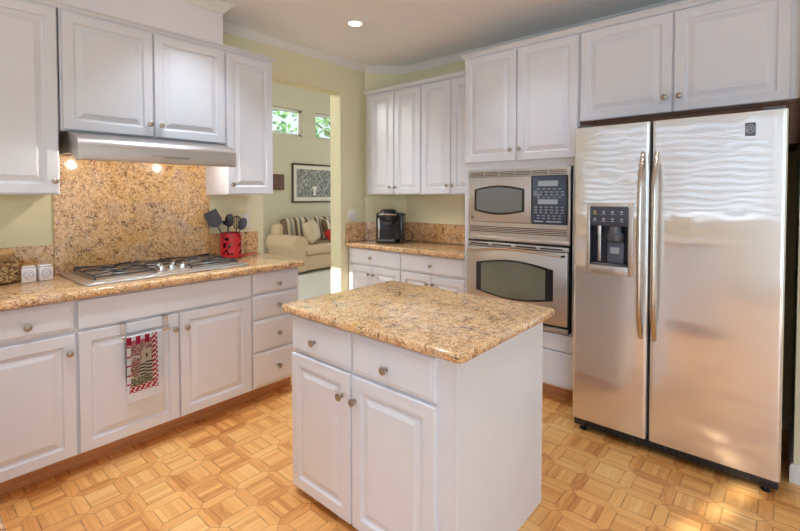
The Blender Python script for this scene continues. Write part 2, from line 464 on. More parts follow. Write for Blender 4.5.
for y in (-1.2, 0.57, 2.34): bx(bm, 2.79, 2.86, y, y + 0.06, 0, 2.35, 0.004)
bx(bm, 2.79, 2.86, -1.2, 2.4, 2.28, 2.35); bx(bm, 2.79, 2.86, -1.2, 2.4, 0, 0.06)
added_door = struct('added_door_1', bm, TRIMW)  # unseen patio door, added as a source of daylight
bm = B(); bx(bm, 2.82, 2.828, -1.14, 2.34, 0.06, 2.28); struct('pane', bm, PANE, parent=added_door)

# living room walls
LX = -7.1
w1 = (4.02, 5.30, 2.49, 3.00); w2 = (5.60, 6.88, 2.49, 3.00)
bm = B()
ys = [0.3, w1[0], w1[1], w2[0], w2[1], 8.3]
for a, b_ in zip(ys[:-1], ys[1:]):
    if (a, b_) in ((w1[0], w1[1]), (w2[0], w2[1])):
        bx(bm, LX - 0.15, LX, a, b_, 0, 2.49); bx(bm, LX - 0.15, LX, a, b_, 3.00, 3.7)
    else: bx(bm, LX - 0.15, LX, a, b_, 0, 3.7)
struct('wall_living_room', bm, LWALL)
bm = B()
bx(bm, LX, -4.19, 0.3, 0.45, 0, 2.49); bx(bm, -3.90, -3.30, 0.3, 0.45, 0, 2.49); bx(bm, -4.19, -3.90, 0.3, 0.45, 0, 0.9); bx(bm, -4.19, -3.90, 0.3, 0.45, 1.83, 2.49)
bx(bm, LX, -3.30, 0.3, 0.45, 3.3, 3.7); bx(bm, LX, -6.5, 0.3, 0.45, 2.49, 3.3); bx(bm, -4.45, -3.3, 0.3, 0.45, 2.49, 3.3)
bx(bm, LX, -6.9, 8.0, 8.15, 0, 3.7); bx(bm, -3.6, -3.30, 8.0, 8.15, 0, 3.7)
bx(bm, -6.9, -3.6, 8.0, 8.15, 0, 0.35); bx(bm, -6.9, -3.6, 8.0, 8.15, 2.75, 3.7)  # opening added for the living room daylight
bx(bm, -3.32, -3.18, 3.6, 8.3, 0, 3.7); bx(bm, -3.32, -3.18, 0.3, 3.6, ZC + 0.12, 3.7)
struct('wall_living_side', bm, LWALL)
for i, w in enumerate((w1, w2)):
    bm = B(); f = 0.05
    for a, b_, c, d in ((w[0] - 0.0, w[0] + f, w[2], w[3]), (w[1] - f, w[1], w[2], w[3]), (w[0], w[1], w[2], w[2] + f), (w[0], w[1], w[3] - f, w[3])):
        bx(bm, LX - 0.12, LX - 0.07, a, b_, c, d, 0.004)
    wo = struct('window_%d' % (i + 1), bm, TRIMW)
    bm = B(); bx(bm, LX - 0.10, LX - 0.095, w[0] + f, w[1] - f, w[2] + f, w[3] - f); struct('pane', bm, PANE, parent=wo)

# crown moulding of the room, baseboards
cp = [(0, ZC - 0.058), (0.006, ZC - 0.058), (0.010, ZC - 0.048), (0.024, ZC - 0.030), (0.036, ZC - 0.017), (0.040, ZC - 0.009), (0.048, ZC - 0.008), (0.048, ZC), (0, ZC)]
bm = B(); sweep(bm, [(-2.87, -2.45), (-2.87, 1.49), (XW, 1.49), (XW, 3.125), (-2.885, YB), (0.05, YB)], cp); struct('trim_1', bm, TRIMW)
bb = [(0, 0), (0.014, 0), (0.014, 0.075), (0.008, 0.09), (0, 0.09)]
bm = B(); sweep(bm, [(0.0, YB), (0.052, YB), (0.052, 2.80), (0.6, 2.80)], bb); struct('baseboard_right', bm, TRIMW)
bm = B(); sweep(bm, [(LX, 0.45), (LX, 8.0)], bb); struct('baseboard_living', bm, TRIMW)
bm = B(); sweep(bm, [(-3.325, 2.80), (XW, 2.80), (XW, 2.88)], bb); struct('baseboard_left', bm, TRIMW)
# boxed-in chase above the cooktop cabinets
bm = B(); bx(bm, XW, -2.872, -2.45, 1.49, 2.3645, ZC); struct('wall_soffit', bm, PINKW)

# recessed lights
def can(x, y, label, k=1.0):
    t = thing('recessed_light', label, 'ceiling light', (x, y, ZC), 0, 'recessed ceiling lights')
    bm = B(); lathe(bm, [(0.048, 0.0), (0.050, -0.003), (0.066, -0.006), (0.074, -0.003), (0.075, 0.001), (0.05, 0.004)], n=28); obj('trim_ring', bm, TRIMW, t)
    bm = B(); lathe(bm, [(0.0, -0.002), (0.03, -0.004), (0.049, -0.001), (0.049, 0.002)], n=24); obj('lamp', bm, LAMPE, t)
    l = bpy.data.lights.new('can_lamp', 'AREA'); l.shape = 'DISK'; l.size = 0.10; l.spread = math.radians(95); l.energy = CAN_POWER * k; l.color = (0.72, 0.86, 1.0)
    o = bpy.data.objects.new('can_lamp', l); COL.objects.link(o); o.location = (x, y, ZC - 0.012)
    return t
can(-2.43, 2.29, 'white recessed ceiling light glowing above the way into the living room')
for x, y, k in ((-2.47, 1.23, 0.8), (-1.85, 0.55, 1.3), (-1.30, 2.36, 0.45), (-0.25, 1.75, 0.75), (-1.0, 0.30, 0.6), (0.9, 0.8, 1.0), (-0.6, -1.2, 1.0), (-2.2, -1.2, 1.0)):  # first read from the soffit glow, the others unseen and added for light
    can(x, y, 'unseen white recessed ceiling light over the kitchen floor', k)

# ------------------------------------------------------------------ cabinet kit (local: x along the run, front at y=0 facing -Y)
DOORP = [(0, 0.0), (0, -0.015), (0.004, -0.0195), (0.050, -0.020), (0.054, -0.012), (0.059, -0.008), (0.066, -0.008), (0.090, -0.0175), (0.093, -0.0190)]
DRAWP = [(0, 0.0), (0, -0.012), (0.007, -0.0165), (0.013, -0.017), (0.017, -0.020)]
FLATP = [(0, 0.0), (0, -0.017), (0.003, -0.020)]
KPROF = [(0.0085, 0.0), (0.0085, 0.002), (0.0055, 0.004), (0.0055, 0.013), (0.012, 0.017), (0.0155, 0.022), (0.0150, 0.026), (0.010, 0.0295), (0.0, 0.0305)]
_k = B(); lathe(_k, KPROF, n=18, axis='-Y'); KNOB = obj('knob', _k, NICKEL); KNOB_ME = KNOB.data
bpy.data.objects.remove(KNOB)

def knob(parent, x, z, y=-0.019):
    o = bpy.data.objects.new('knob', KNOB_ME); COL.objects.link(o); o.parent = parent; o.location = (x, y, z)
    return o

def front(name, t, x0, x1, z0, z1, prof, kn=None):
    bm = B(); raised(bm, x0, x1, z0, z1, prof)
    d = obj(name, bm, DOORW, t, smooth=20)
    if kn: knob(d, kn[0], kn[1])
    return d

def carcass(t, w, depth, z0, z1, name='body', m=None):
    bm = B(); bx(bm, 0, w, 0, depth, z0, z1, 0.002, 1); return obj(name, bm, m or WHITE, t)

def toe(t, w, depth, h, setback=0.095):
    bm = B(); bx(bm, 0, w, setback, depth, 0, h); return obj('toe_kick', bm, WOODTOE, t)

# --- left run, base units (front frame plane x=-2.575, doors at -2.555)
LF = -2.575
def base_left(y0, w, label):
    t = thing('base_cabinet', label, 'cabinet', (LF, y0, 0), PI / 2)
    carcass(t, w, 0.60, 0.105, 0.872); toe(t, w, 0.60, 0.105); return t
t = base_left(0.115, 0.462, 'white base cabinet with one drawer over a door, under the pepper shakers and glass jar')
front('drawer', t, 0.004, 0.452, 0.722, 0.863, DRAWP, (0.276, 0.776))
front('door', t, 0.004, 0.455, 0.114, 0.702, DOORP, (0.428, 0.618))
t = base_left(0.577, 0.927, 'wide white two door base cabinet under the gas cooktop')
front('false_front', t, 0.004, 0.920, 0.720, 0.860, FLATP)
front('door', t, 0.004, 0.472, 0.114, 0.706, DOORP, (0.447, 0.622))
front('door', t, 0.480, 0.920, 0.114, 0.706, DOORP, (0.512, 0.620))
t = base_left(1.504, 0.364, 'white stack of four drawers at the end of the cooktop run')
for z0, z1, zk in ((0.727, 0.860, 0.778), (0.562, 0.716, 0.638), (0.350, 0.552, 0.448), (0.118, 0.340, 0.224)):
    front('drawer', t, 0.006, 0.358, z0, z1, DRAWP, (0.190, zk))

def slab(bm, poly, z0, z1, r=0.012):
    """stone slab with a softly rounded upper and lower edge"""
    c = Vector((sum(p[0] for p in poly) / len(poly), sum(p[1] for p in poly) / len(poly)))
    def inset(d):
        n = len(poly); out = []
        for i in range(n):
            p0, p1, p2 = (Vector(poly[i - 1]), Vector(poly[i]), Vector(poly[(i + 1) % n]))
            d1 = (p1 - p0).normalized(); d2 = (p2 - p1).normalized()
            n1 = Vector((-d1.y, d1.x)); n2 = Vector((-d2.y, d2.x))
            k = (n1 + n2) / (1 + n1.dot(n2)); out.append(p1 + k * d)
        return out
    rings = []
    for k in range(5):
        a = PI / 2 * k / 4; rings.append([(q.x, q.y, z0 + r * (1 - math.sin(a))) for q in inset(r * (1 - math.cos(PI / 2 - a)) if False else r * (1 - math.cos(a)))][:])
    lower = [[(q.x, q.y, z0 + r * (1 - math.cos(PI / 2 * k / 4))) for q in inset(r * (1 - math.sin(PI / 2 * k / 4)))] for k in range(5)]
    upper = [[(q.x, q.y, z1 - r * (1 - math.sin(PI / 2 * k / 4))) for q in inset(r * (1 - math.cos(PI / 2 * k / 4)))] for k in range(5)]
    # lower goes from the underside out to the face, upper from the face in to the top
    return loopquads(bm, lower + upper)

def corner(cx, cy, r, a0, a1, n=5):
    return [(cx + r * math.cos(a0 + (a1 - a0) * k / n), cy + r * math.sin(a0 + (a1 - a0) * k / n)) for k in range(n + 1)]

# worktops and splashbacks on the cooktop wall
CT = 0.914
bm = B(); slab(bm, [(-3.178, -0.55), (-2.515, -0.55)] + corner(-2.545, 1.87, 0.03, 0, PI / 2) + [(-3.178, 1.90)], 0.873, CT, 0.014)
solo('worktop', bm, GRAN, 'long speckled gold granite worktop carrying the gas cooktop', 'worktop', (-2.85, 0.7, 0.873))
bm = B(); bx(bm, -3.179, -3.159, 0.612, 1.522, CT + 0.001, 1.60, 0.002, 1)
solo('splashback', bm, GRAN, 'tall granite splashback panel between cooktop and range hood', 'splashback', (-3.17, 1.06, CT))
bm = B(); bx(bm, -3.179, -3.160, -0.55, 0.609, CT + 0.001, 1.082, 0.002, 1)
solo('splashback', bm, GRAN, 'low granite upstand behind the glass jar and white shakers', 'splashback', (-3.17, 0.1, CT))
bm = B(); bx(bm, -3.179, -3.160, 1.525, 1.915, CT + 0.001, 1.082, 0.002, 1)
solo('splashback', bm, GRAN, 'short granite upstand behind the red utensil holder', 'splashback', (-3.17, 1.72, CT))

# near peninsula the photographer leans over
t = thing('peninsula_cabinet', 'white peninsula cabinet under the granite edge at the lower corner', 'cabinet', (-0.45, 0.066, 0), PI)
bm = B(); bx(bm, 0.0, 2.02, 0.0, 0.60, 0.105, 0.872, 0.002, 1); obj('body', bm, WHITE, t)
bm = B(); bx(bm, 0.0, 2.02, 0.095, 0.60, 0, 0.105); obj('toe_kick', bm, WOODTOE, t)
for k in range(4): front('door', t, 0.006 + k * 0.505, 0.499 + k * 0.505, 0.114, 0.862, DOORP)
bm = B(); slab(bm, [(-2.514, -0.60), (-0.40, -0.60), (-0.40, 0.097), (-2.514, 0.097)], 0.873, CT, 0.014)
solo('worktop', bm, GRAN, 'near granite worktop whose edge shows at the lower left corner', 'worktop', (-1.4, -0.25, 0.873))

# --- left run, wall units (frame plane x=-2.87, doors at -2.85)
UF = -2.870; UD = 0.308
def wall_unit(t, w, z0, z1): carcass(t, w, UD, z0, z1)
def upper_left(y0, w, z0, label):
    t = thing('wall_cabinet', label, 'cabinet', (UF, y0, z0), PI / 2); carcass(t, w, UD, 0, 2.342 - z0); return t
def ufront(t, x0, x1, h, kx, kz): return front('door', t, x0, x1, 0.006, h, DOORP, (kx, kz))
t = upper_left(-0.335, 0.92, 1.37, 'tall white wall cabinet left of the range hood')
ufront(t, 0.004, 0.456, 0.957, 0.43, 0.07); ufront(t, 0.464, 0.914, 0.957, 0.894, 0.072)
t = upper_left(0.592, 0.900, 1.708, 'short white two door wall cabinet above the range hood')
ufront(t, 0.008, 0.448, 0.621, 0.424, 0.078); ufront(t, 0.456, 0.896, 0.621, 0.488, 0.078)
t = upper_left(1.497, 0.363, 1.37, 'narrow white single door wall cabinet right of the range hood')
ufront(t, 0.005, 0.358, 0.957, 0.036, 0.068)
kc = [(0, 0.012), (0.005, 0.012), (0.009, 0.020), (0.018, 0.028), (0.024, 0.033), (0.027, 0.034), (0.027, 0.042), (0, 0.042)]
def kcrown(zb): return [(o, zb + z) for o, z in kc]
bm = B(); sweep(bm, [(UF - 0.0, -0.335), (UF, 1.862), (XW + 0.004, 1.862)], [(o + 0.001, z) for o, z in kcrown(2.329)])
bx(bm, XW + 0.004, UF, -0.335, 1.861, 2.3425, 2.3640)
solo('cabinet_crown', bm, WHITE, 'white crown moulding along the cabinets on the cooktop wall', 'moulding', (UF, 0.8, 2.33))

# range hood
t = thing('range_hood', 'brushed steel range hood under the short wall cabinet', 'range hood', (-2.9, 1.065, 1.55))
bm = B()
prism(bm, [(-3.155, 1.706), (-2.862, 1.706), (-2.695, 1.668), (-2.667, 1.652), (-2.657, 1.634), (-2.655, 1.618), (-2.655, 1.556), (-2.659, 1.547), (-2.690, 1.547), (-2.700, 1.60), (-3.155, 1.60)], 'Y', 0.632, 1.440)
obj('canopy', bm, HOODST, t, world=True, smooth=40)
arch = [(-2.690 - 0.16 * k / 6, 1.546 + 0.045 * math.sin(PI / 2 * k / 6)) for k in range(7)]
capp = [(-3.155, 1.706), (-2.862, 1.706), (-2.695, 1.669), (-2.666, 1.653), (-2.654, 1.634), (-2.653, 1.60), (-2.653, 1.552), (-2.659, 1.546)] + arch + [(-3.155, 1.591)]
for y0, y1 in ((0.616, 0.632), (1.440, 1.456)):
    bm = B(); prism(bm, capp, 'Y', y0, y1); obj('end_cap', bm, HOODST, t, world=True, smooth=40)
for y in (0.78, 1.30):
    bm = B(); lathe(bm, [(0.0, 1.590), (0.015, 1.590), (0.018, 1.594), (0.018, 1.6005), (0.0, 1.6005)], c=(-2.80, y, 0), n=16); obj('lamp', bm, LAMPE, t, world=True)
    l = bpy.data.lights.new('hood_lamp', 'POINT'); l.energy = 2.9; l.color = (1.0, 0.91, 0.80); l.shadow_soft_size = 0.015
    o = bpy.data.objects.new('hood_lamp', l); COL.objects.link(o); o.location = (-2.80, y, 1.565)
bm = B(); bx(bm, -2.6545, -2.652, 0.96, 1.16, 1.575, 1.588, 0.002); obj('control_strip', bm, NICKEL, t, world=True)

# gas cooktop
t = thing('gas_cooktop', 'stainless gas cooktop with black grates set in the granite worktop', 'cooktop', (-2.86, 1.07, CT))
bm = B(); slab(bm, corner(-2.635, 0.655, 0.035, -PI / 2, 0) + corner(-2.635, 1.49, 0.035, 0, PI / 2) + corner(-3.085, 1.49, 0.035, PI / 2, PI) + corner(-3.085, 0.655, 0.035, PI, 1.5 * PI), CT, CT + 0.012, 0.005)
obj('tray', bm, STEEL, t, world=True)
bm = B(); slab(bm, corner(-2.685, 0.70, 0.03, -PI / 2, 0) + corner(-2.685, 1.445, 0.03, 0, PI / 2) + corner(-3.06, 1.445, 0.03, PI / 2, PI) + corner(-3.06, 0.70, 0.03, PI, 1.5 * PI), CT + 0.010, CT + 0.0165, 0.003)
obj('inner_pan', bm, STEEL, t, world=True)
def burner(x, y, r):
    bm = B(); z = CT + 0.016
    lathe(bm, [(r * 1.25, z), (r * 1.25, z + 0.004), (r, z + 0.008), (r, z + 0.014), (0, z + 0.014)], c=(x, y, 0), n=22)
    b_ = obj('burner', bm, CHROME, t, world=True)
    bm = B(); lathe(bm, [(r * 0.8, z + 0.014), (r * 0.85, z + 0.020), (r * 0.6, z + 0.024), (0, z + 0.025)], c=(x, y, 0), n=20)
    o = obj('burner_cap', bm, CASTIRON); xf = LOCM[t.name].inverted()
    for v in o.data.vertices: v.co = xf @ v.co
    o.parent = b_
BUR = [(-2.79, 0.83, 0.035), (-2.98, 0.83, 0.045), (-2.98, 1.07, 0.05), (-2.79, 1.32, 0.045), (-2.98, 1.32, 0.035)]
for b_ in BUR: burner(*b_)
def grate(y0, y1, x0, x1, cxs):
    bm = B(); z = CT + 0.040; r = 0.0050
    for p, q in (((x0, y0), (x1, y0)), ((x0, y1), (x1, y1)), ((x0, y0), (x0, y1)), ((x1, y0), (x1, y1))):
        tube(bm, [(p[0], p[1], z - 0.008), (q[0], q[1], z - 0.008)], r, 6)
    ym = (y0 + y1) / 2
    for cx in cxs:
        for k in range(4):
            a = PI / 4 + k * PI / 2
            ex = cx + (0.09 if math.cos(a) > 0 else -0.09); ey = y1 if math.sin(a) > 0 else y0
            ex = min(max(ex, x0), x1)
            tube(bm, [(cx + 0.025 * math.cos(a), ym + 0.025 * math.sin(a), z), (ex, ey, z)], r * 0.85, 6)
    for x in (x0, x1):
        for y in (y0, y1): tube(bm, [(x, y, z - 0.006), (x, y, CT + 0.012)], r * 1.1, 6)
    obj('grate', bm, CASTIRON, t, world=True)
grate(0.685, 0.975, -3.065, -2.675, (-2.79, -2.98)); grate(1.175, 1.465, -3.065, -2.675, (-2.79, -2.98)); grate(0.99, 1.155, -3.065, -2.86, (-2.965,))
for (x, y) in ((-2.70, 1.015), (-2.71, 1.075), (-2.70, 1.135), (-2.79, 1.035), (-2.79, 1.115)):
    bm = B(); z = CT + 0.0165
    lathe(bm, [(0.025, z), (0.025, z + 0.006), (0.020, z + 0.010), (0.018, z + 0.030), (0.0, z + 0.032)], c=(x, y, 0), n=18)
    bx(bm, x - 0.0145, x + 0.0145, y - 0.004, y + 0.004, z + 0.028, z + 0.038, 0.002)
    obj('control_knob', bm, CHROME, t, world=True)

# glass jar of dried beans
JX, JY = -3.035, 0.362
t = thing('storage_jar', 'glass jar filled with brown dried beans under a cork lid', 'jar', (JX, JY, CT))
bm = B(); lathe(bm, [(0.0, 0.001), (0.070, 0.001), (0.078, 0.008), (0.080, 0.03), (0.080, 0.105), (0.074, 0.122), (0.060, 0.135), (0.056, 0.150), (0.053, 0.150), (0.057, 0.134), (0.071, 0.120), (0.077, 0.104), (0.077, 0.03), (0.075, 0.009), (0.0, 0.006)], n=36)
obj('glass_body', bm, JARG, t)
bm = B(); lathe(bm, [(0.0, 0.140), (0.052, 0.140), (0.053, 0.150), (0.058, 0.152), (0.058, 0.168), (0.055, 0.172), (0.0, 0.172)], n=28); obj('lid', bm, CORKM, t)
bm = B()
lathe(bm, mi=1, prof=[(0.0, 0.008), (0.069, 0.010), (0.070, 0.03), (0.070, 0.100), (0.06, 0.104), (0.0, 0.106)], n=30)
for k in range(420):
    a = random.uniform(0, 2 * PI); z = random.uniform(0.012, 0.108); r = 0.0715 if z < 0.10 else random.uniform(0, 0.07)
    p = Vector((r * math.cos(a), r * math.sin(a), z)); d = Vector((random.gauss(0, 1), random.gauss(0, 1), random.gauss(0, 1))).normalized() * 0.0075
    tube(bm, [p - d, p - d * 0.5, p + d * 0.5, p + d], [0.001, 0.0050, 0.0050, 0.001], 5, mi=random.choice((0, 0, 1)))
for f in bm.faces:
    if len(f.verts) > 5 and f.material_index == 0: pass
o = obj('bean_filling', bm, [NUTS, NUTD], t); o['kind'] = 'stuff'

# salt and pepper shakers
def shaker(y, rz, label):
    t = thing('shaker', label, 'shaker', (-2.985, y, CT), rz, 'white shakers beside the jar')
    bm = B(); bx(bm, -0.030, 0.030, -0.030, 0.030, 0.0005, 0.074, 0.006, 3); obj('body', bm, CERAM, t)
    bm = B(); bx(bm, -0.027, 0.027, -0.027, 0.027, 0.0745, 0.085, 0.004, 2); obj('lid', bm, CERAM, t)
    bm = B()
    for (rx, rz_, zc) in ((0.021, 0.024, 0.040), (0.016, 0.015, 0.040)):
        tube(bm, [(0.0303, rx * math.cos(2 * PI * k / 24), zc + rz_ * math.sin(2 * PI * k / 24)) for k in range(25)], 0.0011, 4)
    for s in (-1, 1): tube(bm, [(0.0303, s * 0.009, 0.050), (0.0303, 0.0, 0.040), (0.0303, -s * 0.009, 0.030)], 0.001, 4)
    obj('glazed_emblem', bm, CERLINE, t)
    return t
shaker(0.468, -0.12, 'white square ceramic shaker nearest the glass jar')
shaker(0.534, 0.10, 'white square ceramic shaker nearest the cooktop')

# red utensil holder and its tools
UX, UY = -3.035, 1.618
t = thing('utensil_holder', 'red pierced metal utensil holder beside the cooktop', 'utensil holder', (UX, UY, CT))
bm = B(); lathe(bm, [(0.0, 0.0085), (0.075, 0.0085), (0.075, 0.0105), (0.0, 0.0105)], n=26); obj('base', bm, RED, t)
bm = B(); n = 40; zs = [0.010, 0.026, 0.044, 0.061, 0.078, 0.095, 0.112, 0.129, 0.146, 0.163, 0.178]
def rr(k): return 0.060
holes = set()
for i in range(1, len(zs) - 2):
    for k in range(n):
        if (k % 10) in (2, 3, 4, 5, 6, 7) and i in (1, 2, 4, 5, 7, 8) and (k * 3 + i * 2) % 5 not in (0,): 
            if random.random() < 0.72: holes.add((i, k))
for wallr, in ((0.074,),):
    V = [[bm.verts.new((wallr * math.cos(2 * PI * k / n), wallr * math.sin(2 * PI * k / n), z)) for k in range(n)] for z in zs]
    for i in range(len(zs) - 1):
        for k in range(n):
            if (i, k) not in holes: bm.faces.new((V[i][k], V[i][(k + 1) % n], V[i + 1][(k + 1) % n], V[i + 1][k]))
bmesh.ops.recalc_face_normals(bm, faces=bm.faces)
bmesh.ops.solidify(bm, geom=list(bm.faces), thickness=0.003)
obj('pierced_wall', bm, RED, t, smooth=40)
bm = B(); tube(bm, [(0.074 * math.cos(2 * PI * k / 32), 0.074 * math.sin(2 * PI * k / 32), 0.179) for k in range(33)], 0.003, 6); obj('rim', bm, RED, t)
t = thing('spoon_rest', 'red shallow spoon rest under the utensil holder', 'spoon rest', (UX, UY, CT))
bm = B(); lathe(bm, [(0.0, 0.001), (0.076, 0.001), (0.088, 0.006), (0.090, 0.008), (0.086, 0.008), (0.074, 0.0045), (0.0, 0.004)], n=30); obj('dish', bm, RED, t)
bm = B(); tube(bm, [(0.03, 0.080, 0.006), (0.038, 0.12, 0.012), (0.044, 0.16, 0.018), (0.046, 0.195, 0.017)], [0.016, 0.011, 0.009, 0.006], 8, squash=0.35); obj('handle', bm, RED, t)

def tool(name, label, foot, top, build, m=DKGREY):
    """kitchen tool standing in the holder: foot inside, top = where the handle meets the head"""
    t = thing(name, label, 'utensil', (UX + foot[0], UY + foot[1], CT + 0.013), 0, 'kitchen tools in the red holder')
    d = Vector((top[0] - foot[0], top[1] - foot[1], top[2] - 0.013))
    bm = B(); tube(bm, [(0, 0, 0), d * 0.5, d], [0.006, 0.0055, 0.0045], 8); obj('handle', bm, BLACKP if m is BLACKP else m, t)
    bm = B(); build(bm, d, d.normalized()); obj('head', bm, m, t)
    return t
VR = Vector((0.755, 0.656, 0)).normalized()
FACE = Vector((0.656, -0.755, 0)).normalized()
def spat(bm, d, u):
    s = VR.copy(); s = (s - u * s.dot(u)).normalized(); nrm = s.cross(u)
    prof = [(0.010, 0.0), (0.040, 0.014), (0.054, 0.040), (0.050, 0.118), (0.046, 0.123)]
    loop = [(w_, h) for w_, h in prof] + [(-w_, h) for w_, h in reversed(prof)]
    loopquads(bm, [[d + s * a + u * (h - 0.006) + nrm * e for a, h in loop] for e in (-0.002, 0.002)])
def spoon(rw, rh, deep):
    def f(bm, d, u):
        s = (VR - u * VR.dot(u)).normalized(); nrm = s.cross(u); c = d + u * rh * 0.9
        rings = []
        for i in range(1, 7):
            a = i / 6
            rings.append([c + s * rw * a * math.cos(2 * PI * k / 20) + u * rh * a * math.sin(2 * PI * k / 20) + nrm * deep * (1 - a * a) for k in range(20)])
        back = [[p + nrm * 0.003 for p in r] for r in reversed(rings)]
        loopquads(bm, rings + back)
    return f
def whisky(bm, d, u):   # slotted turner
    s = (VR - u * VR.dot(u)).normalized(); nrm = s.cross(u)
    for a in (-0.026, -0.013, 0, 0.013, 0.026):
        tube(bm, [d + s * a * 0.5, d + s * a + u * 0.03, d + s * a + u * 0.075, d + s * a * 0.8 + u * 0.09], 0.0032, 6)
    tube(bm, [d + s * -0.028 + u * 0.085, d + u * 0.094, d + s * 0.028 + u * 0.085], 0.004, 6)
def ladle(bm, d, u):
    c = d + u * 0.03; rings = []
    for i in range(0, 7):
        a = PI / 2 * (1 - i / 6); rings.append([c + Vector((0.042 * math.cos(a) * math.cos(2 * PI * k / 18), 0.042 * math.cos(a) * math.sin(2 * PI * k / 18), -0.034 * math.sin(a) + 0.01)) if i > 0 else c + Vector((0.001 * math.cos(2 * PI * k / 18), 0.001 * math.sin(2 * PI * k / 18), -0.024)) for k in range(18)])
    inner = [[q + Vector((0, 0, 0.003)) for q in r] for r in reversed(rings)]
    loopquads(bm, rings + inner)
def vo(a, f_): return VR * a + FACE * f_
def P3(a, f_, z): q = vo(a, f_); return (q.x, q.y, z)
tool('spatula', 'dark grey flat spatula leaning left in the red holder', P3(0.030, 0.03, 0)[:2], P3(-0.078, 0.045, 0.232), spat, DKGREY)
tool('ladle', 'black soup ladle standing upright in the red holder', P3(-0.035, -0.030, 0)[:2], P3(-0.030, -0.025, 0.222), ladle, BLACKP)
tool('serving_spoon', 'black serving spoon leaning across the middle of the red holder', P3(-0.045, 0.000, 0)[:2], P3(-0.014, 0.004, 0.225), spoon(0.032, 0.050, 0.012), BLACKP)
tool('slotted_turner', 'black slotted turner beside the grey spoon in the red holder', P3(0.020, -0.035, 0)[:2], P3(0.030, -0.030, 0.205), whisky, BLACKP)
tool('spoon', 'dark grey oval spoon leaning right in the red holder', P3(-0.005, 0.0, 0)[:2], P3(0.074, 0.010, 0.205), spoon(0.030, 0.048, 0.008), DKGREY)

# over-door towel bar and the printed towel
TXF = -2.553
t = thing('towel_bar', 'steel over-door towel bar hooked on the cooktop cabinet door', 'towel bar', (TXF, 0.873, 0.66))
for y in (0.771, 0.975):
    bm = B(); bx(bm, TXF + 0.0015, TXF + 0.0035, y - 0.013, y + 0.013, 0.655, 0.709, 0.0005, 1)
    bx(bm, TXF - 0.018, TXF + 0.0035, y - 0.013, y + 0.013, 0.7075, 0.7095)
    tube(bm, [(TXF + 0.003, y, 0.664), (TXF + 0.022, y, 0.658), (TXF + 0.030, y, 0.650), (TXF + 0.030, y, 0.642)], 0.0035, 6)
    obj('hook', bm, CHROME, t, world=True)
bm = B(); tube(bm, [(TXF + 0.030, 0.755, 0.640), (TXF + 0.030, 0.992, 0.640)], 0.0045, 10); obj('bar', bm, CHROME, t, world=True)
# towel: printed cloth folded over the bar
TW = {'w': CLOTHW, 'r': mat('towel_red', lin(206, 62, 62), 0.9, var=0.05), 'p': mat('towel_pink', lin(214, 120, 128), 0.9, var=0.05), 'm': mat('towel_rose_grey', lin(176, 128, 124), 0.9, var=0.1),
      'b': mat('towel_brown', lin(140, 102, 84), 0.9, var=0.1), 'g': mat('towel_green_grey', lin(150, 150, 120), 0.9, var=0.1), 'k': mat('towel_dark', lin(72, 62, 58), 0.9, var=0.1), 'c': mat('towel_cream', lin(226, 214, 190), 0.9, var=0.04), 'o': mat('towel_crimson', lin(186, 32, 70), 0.9, var=0.05)}
keys = list(TW); NU, NV = 40, 80
def towel_col(u, v):     # u across from the left edge, v downward
    iu, iv = int(u * NU), int(v * NV)
    if v > 0.865 or u > 0.84: return 'w'
    if u > 0.70 or v > 0.765:
        k = (iv + (iu if iu % 4 < 2 else -iu)) if v <= 0.765 else (iu + (iv if iv % 4 < 2 else -iv))
        if v > 0.765 and u < 0.04: return 'w'
        return 'r' if (k // 2) % 3 != 0 else 'w'
    if v < 0.12:
        return ('o' if (iu // 5) % 2 == 0 else 'w') if (iv // 5) % 2 == 0 else ('p' if (iu // 5) % 2 else 'o')
    if u < 0.10: return 'r' if (v * 7) % 1 < 0.16 else 'w'
    if 0.40 < u < 0.68 and 0.22 < v < 0.42: return 'c' if ((u - 0.55) ** 2 + (v - 0.33) ** 2 > 0.0012) else 'k'
    if u > 0.36 and 0.42 < v < 0.64: return 'k' if (iv // 2 + iu // 7) % 2 == 0 else 'c'
    if v > 0.64: return 'g' if random.random() < 0.45 else random.choice('bkcg')
    if u < 0.36 and 0.30 < v < 0.64:
        return random.choice('mmmbpc') if ((u - 0.24) / 0.14) ** 2 + ((v - 0.48) / 0.15) ** 2 < 1 else random.choice('ccwm')
    return random.choice('mmpbc')
bm = B(); ty0, ty1 = 0.774, 0.946; R_ = 0.0075
def towel_pt(u, s):     # s: path length, negative at the back of the bar
    y = ty0 + (ty1 - ty0) * u
    zb = 0.640; ripple = 0.004 * math.sin(u * 9) * min(1, max(0, abs(s)) / 0.2)
    arc = PI * R_
    if s < 0: return (TXF + 0.030 - R_ - 0.0005 , y, zb + s)
    if s < arc:
        a = s / R_; return (TXF + 0.030 - R_ * math.cos(a), y, zb + R_ * math.sin(a))
    return (TXF + 0.030 + R_ + ripple + 0.002 * s, y + 0.010 * (s - arc) * (u - 0.5) , zb - (s - arc) - 0.012 * math.sin(u * PI * 0.5) * 0)
LEN = 0.335; path = [-0.22 + 0.22 * k / 8 for k in range(8)] + [PI * R_ * k / 6 for k in range(6)] + [PI * R_ + LEN * k / NV for k in range(NV + 1)]
G = [[bm.verts.new(towel_pt(i / NU, s)) for i in range(NU + 1)] for s in path]
for j in range(len(path) - 1):
    for i in range(NU):
        f = bm.faces.new((G[j][i], G[j][i + 1], G[j + 1][i + 1], G[j + 1][i]))
        f.material_index = keys.index(towel_col((i + 0.5) / NU, (j - 14 + 0.5) / NV)) if j >= 14 else 0
bmesh.ops.solidify(bm, geom=list(bm.faces), thickness=-0.002)
solo('dish_towel', bm, [TW[k] for k in keys], 'white dish towel with red checked and zigzag print on the towel bar', 'towel', (TXF + 0.03, 0.87, 0.30))

